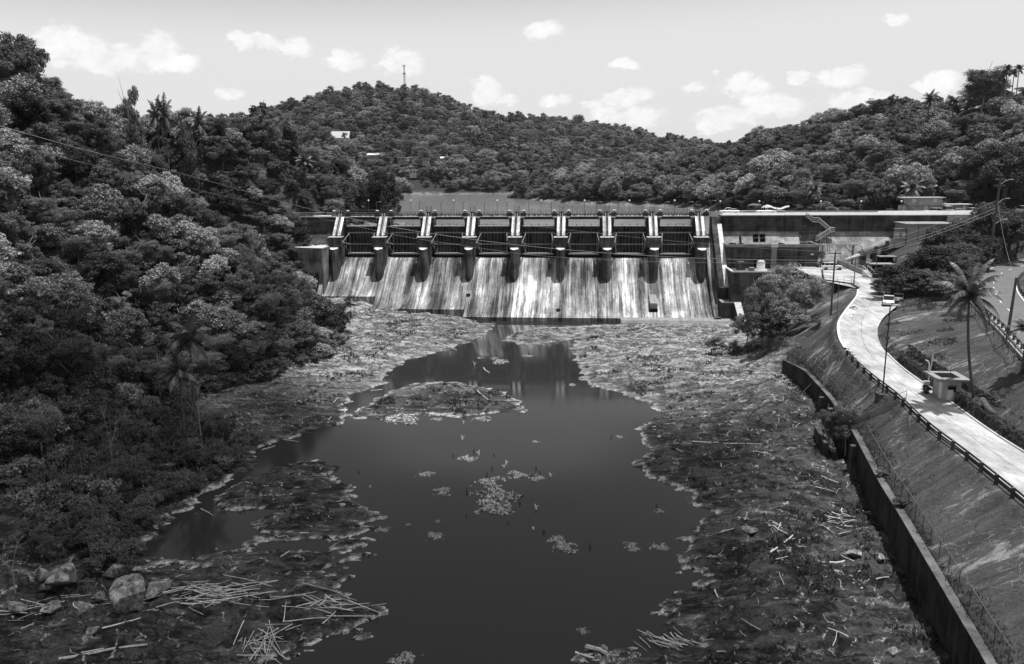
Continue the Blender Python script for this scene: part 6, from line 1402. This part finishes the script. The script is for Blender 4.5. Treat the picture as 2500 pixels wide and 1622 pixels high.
x, y, z = atY(2432, 455, 232); z = H1(x, y); vehicle('parked_car', 'sedan', (x, y, zat(x, y, 462) if False else z), R(170), 'white car parked alone up on the right hillside', 'car')
x, y, _ = at(2168, 750, 12.4); vehicle('pickup_truck', 'pickup', (x, y, H1(x, y) + .16), R(-115), 'white pickup parked nose first under the dark tree by the road', 'pickup')
x, y, _ = at(2192, 738, 12.9); vehicle('parked_car', 'sedan', (x, y, H1(x, y) + .16), R(-120), 'white car parked behind the pickup under the dark tree', 'car')
x, y, _ = at(2014, 652, 13); vehicle('parked_car', 'sedan', (x, y, 13.02), R(8), 'dark car at the far left of the paved yard', 'car', 'carg')
x, y, _ = at(2031, 659, 13); vehicle('parked_car', 'suv', (x, y, 13.02), R(-8), 'white car at the left edge of the paved yard beside a dark one', 'car')
x, y, _ = at(2158, 694, 13); vehicle('parked_car', 'van', (x, y, 13.02), R(-40), 'pale van parked beside the dark tree at the yard edge', 'car')
# ------------------------------------------------------------------ driftwood
def log_mesh(seed):
    r = random.Random(seed); pts = [(-.5 + i / 5, r.uniform(-.03, .03), r.uniform(-.012, .012)) for i in range(6)]; mb = MB(); mb.tube(pts, 1.0, 6, .7)
    me_pts = mb.v; return pts, r
LOGM = []; M['driftd'] = plain('weathered_wood', .45, .85, .2, .4, 3.)
for s_ in range(4):
    r = random.Random(s_); cv = r.uniform(-.06, .06); pts = [(-.5 + i / 5, r.uniform(-.02, .02) + cv * math.sin(i * .63), 0) for i in range(6)]; vs = []; fs = []
    for i, p in enumerate(pts):
        rr_ = 1 - .35 * i / 5
        for j in range(6): w_ = 2 * math.pi * j / 6; vs.append((p[0], p[1] * 34 + rr_ * math.cos(w_), rr_ * math.sin(w_)))
    fs = [(i * 6 + j, i * 6 + (j + 1) % 6, (i + 1) * 6 + (j + 1) % 6, (i + 1) * 6 + j) for i in range(5) for j in range(6)] + [tuple(range(6)), tuple(range(30, 36))]
    me = bpy.data.meshes.new('driftwood_log'); me.from_pydata(vs, [], fs); me.materials.append(M['drift'] if s_ % 2 else M['driftd']); me.update(); LOGM.append(me)
NLOG = 0
def log(a, b, r, label, group=None):
    global NLOG
    NLOG += 1; a, b = Vector(a), Vector(b); o = bpy.data.objects.new('driftwood_log', LOGM[NLOG % 4]); COL.objects.link(o); d = b - a
    o.location = (a + b) / 2; o.scale = (d.length, r, r); o.rotation_euler = d.to_track_quat('X', 'Z').to_euler(); tag(o, label, 'log', group)
def lay(x, y, ang, L, r, label, group, lift=0.0):
    c, s = math.cos(ang) * L / 2, math.sin(ang) * L / 2; a = (x - c, y - s); b = (x + c, y + s); za, zm, zb = [max(0, float(v)) for v in hgt(np.array([a[0], x, b[0]]), np.array([a[1], y, b[1]]))]
    m_ = max(zm - (za + zb) / 2, 0); log((a[0], a[1], za + m_ + r + lift), (b[0], b[1], zb + m_ + r + lift), r, label, group)
def pile(px, py, wx, wy, n, a0, da, L0, L1, lb_, seed, rr_=.06):
    x, y, z = hit(px, py); r = np.random.default_rng(seed)
    for i in range(n): lay(x + r.normal() * wx, y + r.normal() * wy, R(a0 + r.normal() * da), r.uniform(L0, L1), r.uniform(rr_ * .3, rr_ * .95), 'pale stick in ' + lb_, 'sticks in ' + lb_, r.uniform(0, .35))
pile(580, 1455, 2.6, 1.0, 46, 8, 24, 1.2, 5.0, 'the longest heap of driftwood, right of the big boulder', 1)
pile(500, 1475, 1.6, .7, 22, 20, 30, .8, 3.5, 'the tangle of driftwood touching the big boulder', 2)
pile(652, 1577, .9, .9, 30, -55, 35, 1.0, 3.2, 'the bristling heap near the bottom edge', 3)
pile(800, 1480, 1.6, .9, 24, 15, 32, 1.2, 4.2, 'the heap on the mud spit left of the pool', 4)
pile(1640, 1578, 1.1, .5, 30, -52, 14, 1.0, 2.4, 'the comb-like heap at the lower right shore', 5)
pile(2052, 1274, .9, 1.1, 26, -35, 28, .5, 1.3, 'the chopped heap beside the river wall', 6, .07)
pile(1900, 1292, .5, .6, 8, -40, 30, .8, 2.2, 'the small fan of sticks on the right rocks', 7)
pile(130, 1485, 1.6, 1.0, 14, 20, 25, 1.0, 4.0, 'the scatter of sticks among the left boulders', 8)
for i, (x0_, y0_, x1_, y1_, r_) in enumerate([(1690, 1087, 1755, 1083, .09), (1766, 1085, 1860, 1090, .08), (1880, 1352, 1935, 1310, .1), (450, 868, 478, 902, .08), (1180, 900, 1195, 912, .1), (1118, 944, 1143, 955, .08), (1166, 958, 1193, 980, .09), (1006, 952, 1046, 940, .07), (360, 1262, 382, 1282, .14),
        (145, 1622, 360, 1580, .12), (250, 1538, 345, 1518, .07), (1062, 838, 1115, 858, .12), (905, 955, 935, 953, .06), (815, 985, 828, 975, .07), (1405, 1598, 1452, 1612, .1), (1430, 1590, 1480, 1606, .2), (2005, 1165, 2050, 1185, .07), (1990, 1195, 2035, 1205, .06), (1640, 1092, 1668, 1108, .05),
        (2138, 1425, 2170, 1412, .07), (2025, 1382, 2062, 1375, .1), (1960, 960, 1990, 950, .05), (1745, 1450, 1755, 1465, .08), (490, 1245, 520, 1262, .06), (640, 1100, 672, 1090, .05), (690, 1075, 730, 1082, .05), (600, 1180, 650, 1190, .05), (1937, 1518, 1960, 1532, .06), (1330, 805, 1440, 800, .1), (1605, 820, 1625, 838, .12), (1580, 800, 1560, 812, .09)]):
    a, b = hit(x0_, y0_), hit(x1_, y1_); px, py = (x0_ + x1_) / 2, (y0_ + y1_) / 2
    side = 'left bank' if px < 900 else ('right bank' if px > 1300 else 'pool edge'); how = 'thick' if r_ > .09 else 'thin'
    where_ = 'far' if py < 900 else ('midway' if py < 1200 else 'near'); L_ = (Vector(a) - Vector(b)).length
    log((a[0], a[1], max(a[2], 0) + r_), (b[0], b[1], max(b[2], 0) + r_ + .05), r_, ('long ' if L_ > 3 else 'short ') + how + ' bleached log lying alone on the ' + side + ', ' + where_ + ' part', 'lone logs on the ' + side + ', ' + where_ + ' ' + how + (' long' if L_ > 3 else ' short'))
r = np.random.default_rng(77); k = 0
while k < 44:
    px, py = r.uniform(20, 2150), r.uniform(800, 1600); x, y, z = hit(px, py)
    if UV(x, y)[1] > -20 or z < .08 or z > 2.6 or (px < 700 and py < 1250 and px > 0 and inside(np.array([x]), np.array([y]), SHP)[0]): continue
    sd_name = 'left' if px < 1250 else 'right'; lay(x, y, r.uniform(0, 3.14), r.uniform(.5, 2.0), r.uniform(.03, .06), 'small loose stick scattered over the ' + sd_name + ' rocks', 'loose sticks on the ' + sd_name + ' rocks'); k += 1

# ------------------------------------------------------------------ boulders
def boulder(px, py, wpx, hr, seed, label, sy=.8, tilt=0):
    x, y, z = hit(px, py); s = wpx / FPX * math.hypot(y, 38) / 2 * 1.0; bm = bmesh.new(); bmesh.ops.create_icosphere(bm, subdivisions=4, radius=1.0); r = np.random.default_rng(seed)
    pl = [(v_ / np.linalg.norm(v_), r.uniform(.36, .72)) for v_ in r.normal(size=(9, 3))]
    for v in bm.verts:
        c = np.array(v.co)
        for n_, d_ in pl:
            k = c @ n_
            if k > d_: c = c - n_ * (k - d_) * .985
        c = c * (1 + .05 * float(fbm(np.array([c[0] * 4 + seed]), np.array([c[1] * 4 + c[2] * 3]), 4, seed)[0])); v.co = (c[0] * s, c[1] * s * sy, c[2] * s * hr)
    me = bpy.data.meshes.new('boulder'); bm.to_mesh(me); bm.free(); me.materials.append(M['rockb']); o = bpy.data.objects.new('boulder', me); COL.objects.link(o); o.location = (x, y, z + s * hr * .45); o.rotation_euler = (0, tilt, seed); tag(o, label, 'boulder')
boulder(322, 1490, 118, 1.0, 3, 'largest boulder, pale and peaked, at the lower left by the driftwood', .8, .1)
boulder(165, 1432, 112, .72, 5, 'broad cracked boulder second in size, left of the largest one'); boulder(108, 1415, 46, .9, 6, 'upright boulder wedged at the left of the broad cracked one')
boulder(280, 1410, 66, .6, 7, 'low grey boulder just behind the largest one'); boulder(392, 1445, 92, .5, 8, 'dark flat boulder overhanging the driftwood'); boulder(42, 1498, 62, .6, 9, 'dark boulder closest to the lower left corner')
boulder(200, 1492, 60, .55, 10, 'blocky dark boulder in front of the broad cracked one'); boulder(132, 1500, 66, .45, 11, 'flat dark slab between the two front boulders'); boulder(78, 1420, 24, .8, 12, 'small round stone left of the upright boulder')
boulder(118, 1440, 30, .8, 13, 'small pale stone in front of the upright boulder'); boulder(225, 1545, 34, .5, 14, 'pale stone in the dark puddle below the largest boulder'); boulder(240, 1470, 40, .7, 15, 'dark stone squeezed beside the largest boulder')
boulder(2085, 1362, 40, .4, 16, 'pale flat rock near the foot of the river wall'); boulder(2150, 1372, 30, .8, 17, 'upright pale stone near the foot of the river wall'); boulder(1832, 1308, 46, .25, 18, 'smooth pale slab flush with the right rocks')
boulder(2180, 1600, 32, .9, 19, 'pale pointed stone at the bottom right by the wall'); boulder(626, 980, 12, .8, 20, 'tiny white stone on the upper left bank'); boulder(1476, 1600 - 10, 40, .35, 21, 'pale lump of rock at the bottom shore')

# ------------------------------------------------------------------ mud clumps and stubs in the pool
def clump_mesh(seed):
    r = np.random.default_rng(seed); n = 46; g_ = np.linspace(-1, 1, n); X, Y = np.meshgrid(g_, g_); d = np.hypot(X, Y * 1.0); a = fbm(X * 2.2 + seed, Y * 2.2, 4, seed, .7); h = .75 - d * 1.1 + a * 1.5; Z = np.clip(h, -.25, .5) * .3 + fbm(X * 9, Y * 9, 3, seed + 5, .8) * .09
    I = np.arange(n * n).reshape(n, n); F = np.stack([I[:-1, :-1], I[:-1, 1:], I[1:, 1:], I[1:, :-1]], -1).reshape(-1, 4); kp = (Z.ravel()[F] > -.07).any(1); return np.stack([X.ravel(), Y.ravel(), Z.ravel()], 1), F[kp]
t = NT('dried_mud'); f_ = t.noise(t.coord(), 7, 6, .8); M['mud'] = t.fin(t.bsdf(t.ramp(f_, [(.42, .02), (.51, .12), (.58, .5)]), .9, .2, f_, .6, .05))
CM = [clump_mesh(s_) for s_ in (1, 5, 9, 14)]; CMO = []
CL_ = [(1088, 1067, 38), (990, 1103, 35), (1030, 1143, 45), (1140, 1120, 72), (1160, 1148, 88), (1152, 1166, 110), (1150, 1186, 76), (1205, 1106, 46), (1250, 1112, 34), (1012, 1246, 38), (1300, 1258, 50), (1315, 1272, 48), (1468, 1268, 34), (1476, 1277, 26), (1532, 1272, 40), (1533, 1189, 24), (1355, 1468, 26),
       (940, 1532, 62), (1400, 1524, 70), (1460, 1535, 60), (1018, 1212, 14), (950, 1220, 12), (1160, 841, 40), (1150, 833, 18), (1228, 828, 22), (1330, 895, 20), (1500, 1473, 16), (1115, 832, 14), (890, 1232, 30), (930, 974, 90), (1015, 975, 24), (1120, 973, 36), (860, 964, 60), (1440, 1016, 18), (1245, 1030 - 3, 14)]
for i, (a, b, w_) in enumerate(CL_):
    x, y, _ = fv(a, b, 0); s_ = w_ * 1.0504 / FPX * math.hypot(y, 30) / 2 * 1.25; V, F = CM[i % 4]
    if i < 4: CMO.append(raw('mud_clump', V, F, M['mud'], None, None, True)); o = CMO[-1]
    else: o = CMO[i % 4].copy(); COL.objects.link(o)
    o.location = (x, y, 0.0); o.scale = (s_, s_ * (1.0 if w_ < 60 else .8), max(.5, s_ * .7)); o.rotation_euler = (0, 0, float(rng.uniform(0, 6.28)))
    reg = 'in the middle of the pool' if 950 < a < 1270 and 1040 < b < 1200 else ('near the spillway end of the pool' if b < 900 else ('by the rock island' if b < 985 else ('near the bottom of the pool' if b > 1400 else 'in the lower part of the pool')))
    sz = 'tiny' if w_ < 25 else ('small' if w_ < 45 else 'wide'); tag(o, sz + ' ragged clump of debris ' + reg, 'debris', 'clumps of debris ' + reg + ', ' + sz)
ST = [(1075, 1022, 9), (1100, 1050, 9), (1055, 1060, 8), (1112, 1058, 10), (1150, 1058, 6), (1145, 1090, 8), (1170, 1088, 9), (1247, 1090, 7), (1131, 1108, 12), (1176, 1080, 9), (1085, 1143, 10), (1208, 1168, 10), (1247, 1184, 11), (1083, 1200, 6), (1183, 1214, 7), (1240, 1231, 6), (1266, 1237, 9), (1373, 1270, 12), (1077, 985, 6), (1420, 1018, 5), (1256, 1104, 9), (1280, 1108, 8), (1238, 1110, 10),
      (1131, 835, 7), (1104, 850, 8), (1115, 848, 8), (1230, 826, 7), (1205, 955, 12), (1527, 1182, 9), (833, 1098, 5), (860, 1133, 4), (790, 990, 5)]
t = random.Random(8)
for i, (a, b, h_) in enumerate(ST):
    x, y, _ = fv(a, b, 0); H_ = h_ * 1.05 / FPX * y * 1.3; dx = t.uniform(-.5, .5) * H_; mb = MB(); mb.tube([(0, 0, -.3), (dx * .4, 0, H_ * .5), (dx, 0, H_)], .07 + .01 * h_, 5, .04); mb.tube([(dx * .3, 0, H_ * .4), (dx * .3 - H_ * .5 * (1 if dx > 0 else -1), .1, H_ * .65)], .05, 4, .02)
    o = mb.make('branch_stub', M['trunk'] if i % 3 else M['drift']); o.location = (x, y, 0); reg = 'near the spillway' if b < 1000 else ('in the middle of the pool' if b < 1215 else 'in the lower part of the pool'); tag(o, ('dark' if i % 3 else 'pale') + ' broken branch sticking out of the water ' + reg, 'branch', ('dark' if i % 3 else 'pale') + ' branch stubs ' + reg)

# ------------------------------------------------------------------ weeds and grass tufts
def tufts(name, n, box, test, hmin, hmax, wd, label, seed, mat='weed', per=5):
    r = np.random.default_rng(seed); X = r.uniform(box[0], box[1], n); Y = r.uniform(box[2], box[3], n); Z = np.concatenate([hgt(X[i:i + 40000], Y[i:i + 40000]) for i in range(0, n, 40000)]); ok = test(X, Y, Z); X, Y, Z = X[ok], Y[ok], Z[ok]; n = len(X)
    X, Y, Z = [np.repeat(a, per) for a in (X, Y, Z)]; m_ = len(X); a = r.uniform(0, 6.28, m_); h_ = r.uniform(hmin, hmax, m_); ox = r.normal(0, wd * 1.2, m_); oy = r.normal(0, wd * 1.2, m_); bx_ = r.normal(0, .5, m_) * h_; by_ = r.normal(0, .5, m_) * h_; c, s = np.cos(a) * wd / 2, np.sin(a) * wd / 2
    B = np.stack([X + ox, Y + oy, Z - .03], 1); T = B + np.stack([bx_, by_, h_], 1); S = np.stack([c, s, 0 * c], 1); V = np.stack([B - S, B + S, T + S * .5, T - S * .5], 1).reshape(-1, 3)
    o = raw(name, V, np.arange(m_ * 4).reshape(m_, 4), M[mat], {'tone': ('FLOAT', np.repeat(np.clip(r.normal(.4, .2, m_), 0, 1), 4))}); tag(o, label, 'plants', kind='stuff'); print(name, m_)
def t1(X, Y, Z):
    u, v = UV(X, Y); n_ = fbm(X * .22, Y * .22, 4, 91); wl = np.interp(Y, [p[1] for p in WALL], [p[0] for p in WALL]); return (Z > .25) & (Z < 6) & (v < -16) & (X < wl - .3) & (n_ > .27 - .45 * sstep(7, 0, wl - X) * (Y < 140) + .1 * (Y > 150)) & inframe(X, Y) & (Y > 50)
tufts('weeds', 52000, (-62, 62, 50, 205), t1, .12, .5, .14, 'weeds growing in patches over the river bed rocks', 3)
def t2(X, Y, Z):
    wl = np.interp(Y, [p[1] for p in WALL], [p[0] for p in WALL]); rd = np.interp(Y, LQ[::-1, 1], LQ[::-1, 0]); nn = fbm(X * .3, Y * .3, 3, 55)
    return (((nn > .1 - .5 * sstep(1.8, .6, X - wl)) & (X - wl < 2.0)) | ((nn > .25) & (X > rd + 5))) & (X > np.interp(Y, [p[1] for p in WALL], [p[0] for p in WALL]) + .2) & inframe(X, Y) & ~inside(X, Y, RP_) & ~inside(X, Y, HP_) & ~inside(X, Y, PLAZA) & (UV(X, Y)[1] < -22) & ((Y < 141) | (Z > 6))
RP_ = [tuple(q[:2]) for q in LQ[::3]] + [tuple(q[:2]) for q in RQ[::-3]]; HP_ = [tuple(q[:2]) for q in HO[::3]] + [tuple(q[:2]) for q in HI[::-3]]
tufts('grass', 90000, (30, 100, 46, 190), t2, .08, .3, .1, 'grass tufts on the slopes either side of the access road', 4, per=4)
# ------------------------------------------------------------------ unseen cloud, added high up and outlined to shade the near valley
CH = 520.0; base = [(-170, 10), (24, 15), (27, 60), (33, 108), (20, 116), (10, 99), (-14, 101), (-28, 124), (-38, 148), (-42, 180), (-53, 174), (-57, 142), (-82, 112), (-170, 96)]
gx_ = np.linspace(-230, 90, 110); gy_ = np.linspace(-60, 250, 110); X, Y = np.meshgrid(gx_, gy_); X = X.ravel(); Y = Y.ravel(); d = seg_dist(X, Y, base); d = np.where(inside(X, Y, base), d, -d) + fbm(X * .03, Y * .03, 5, 31) * 9
den = sstep(-7, 9, d); n = 110; I = np.arange(n * n).reshape(n, n); F = np.stack([I[:-1, :-1], I[:-1, 1:], I[1:, 1:], I[1:, :-1]], -1).reshape(-1, 4); F = F[(den[F] > .01).any(1)]
sh = SUN / SUN.z * CH; th_ = np.clip(d + 8, 0, 40) ** .8; lump = fbm(X * .05, Y * .05, 5, 12) * 6 * den
top = np.stack([X + sh.x, Y + sh.y, CH + th_ + lump], 1); bot = np.stack([X + sh.x, Y + sh.y, CH - th_ * .25 - .01], 1)
t = NT('shade_cloud_vapour'); a_ = t.math('MULTIPLY', t.attr('cover'), 0.57); df = t.n('ShaderNodeBsdfDiffuse', {'Color': lum(.9)}); tr_ = t.n('ShaderNodeBsdfTransparent'); mx_ = t.n('ShaderNodeMixShader', {0: a_, 1: tr_.outputs[0], 2: df.outputs[0]}); t.set(t.out.inputs[0], mx_.outputs[0]); M['cloud'] = t.m
o = raw('cloud', np.concatenate([top, bot]), np.concatenate([F, F[:, ::-1] + n * n]), M['cloud'], {'cover': ('FLOAT', np.concatenate([den, den]))}, None, True); tag(o, 'unseen cloud drifting overhead', kind='stuff'); o['category'] = 'cloud'
print('logs', NLOG)

# thin air over the valley
hz = MB().box((-2700, -80, -3), (2700, 5400, 190)).make('haze', None if False else M['cloud']); t = NT('haze_air'); hz.data.materials.clear(); hz.data.materials.append(t.m)
pv = t.n('ShaderNodeVolumePrincipled', {'Color': lum(.9), 'Density': HAZE, 'Anisotropy': 0.2}); t.t.links.new(pv.outputs[0], t.out.inputs['Volume']); tag(hz, 'faint haze in the air', kind='stuff')
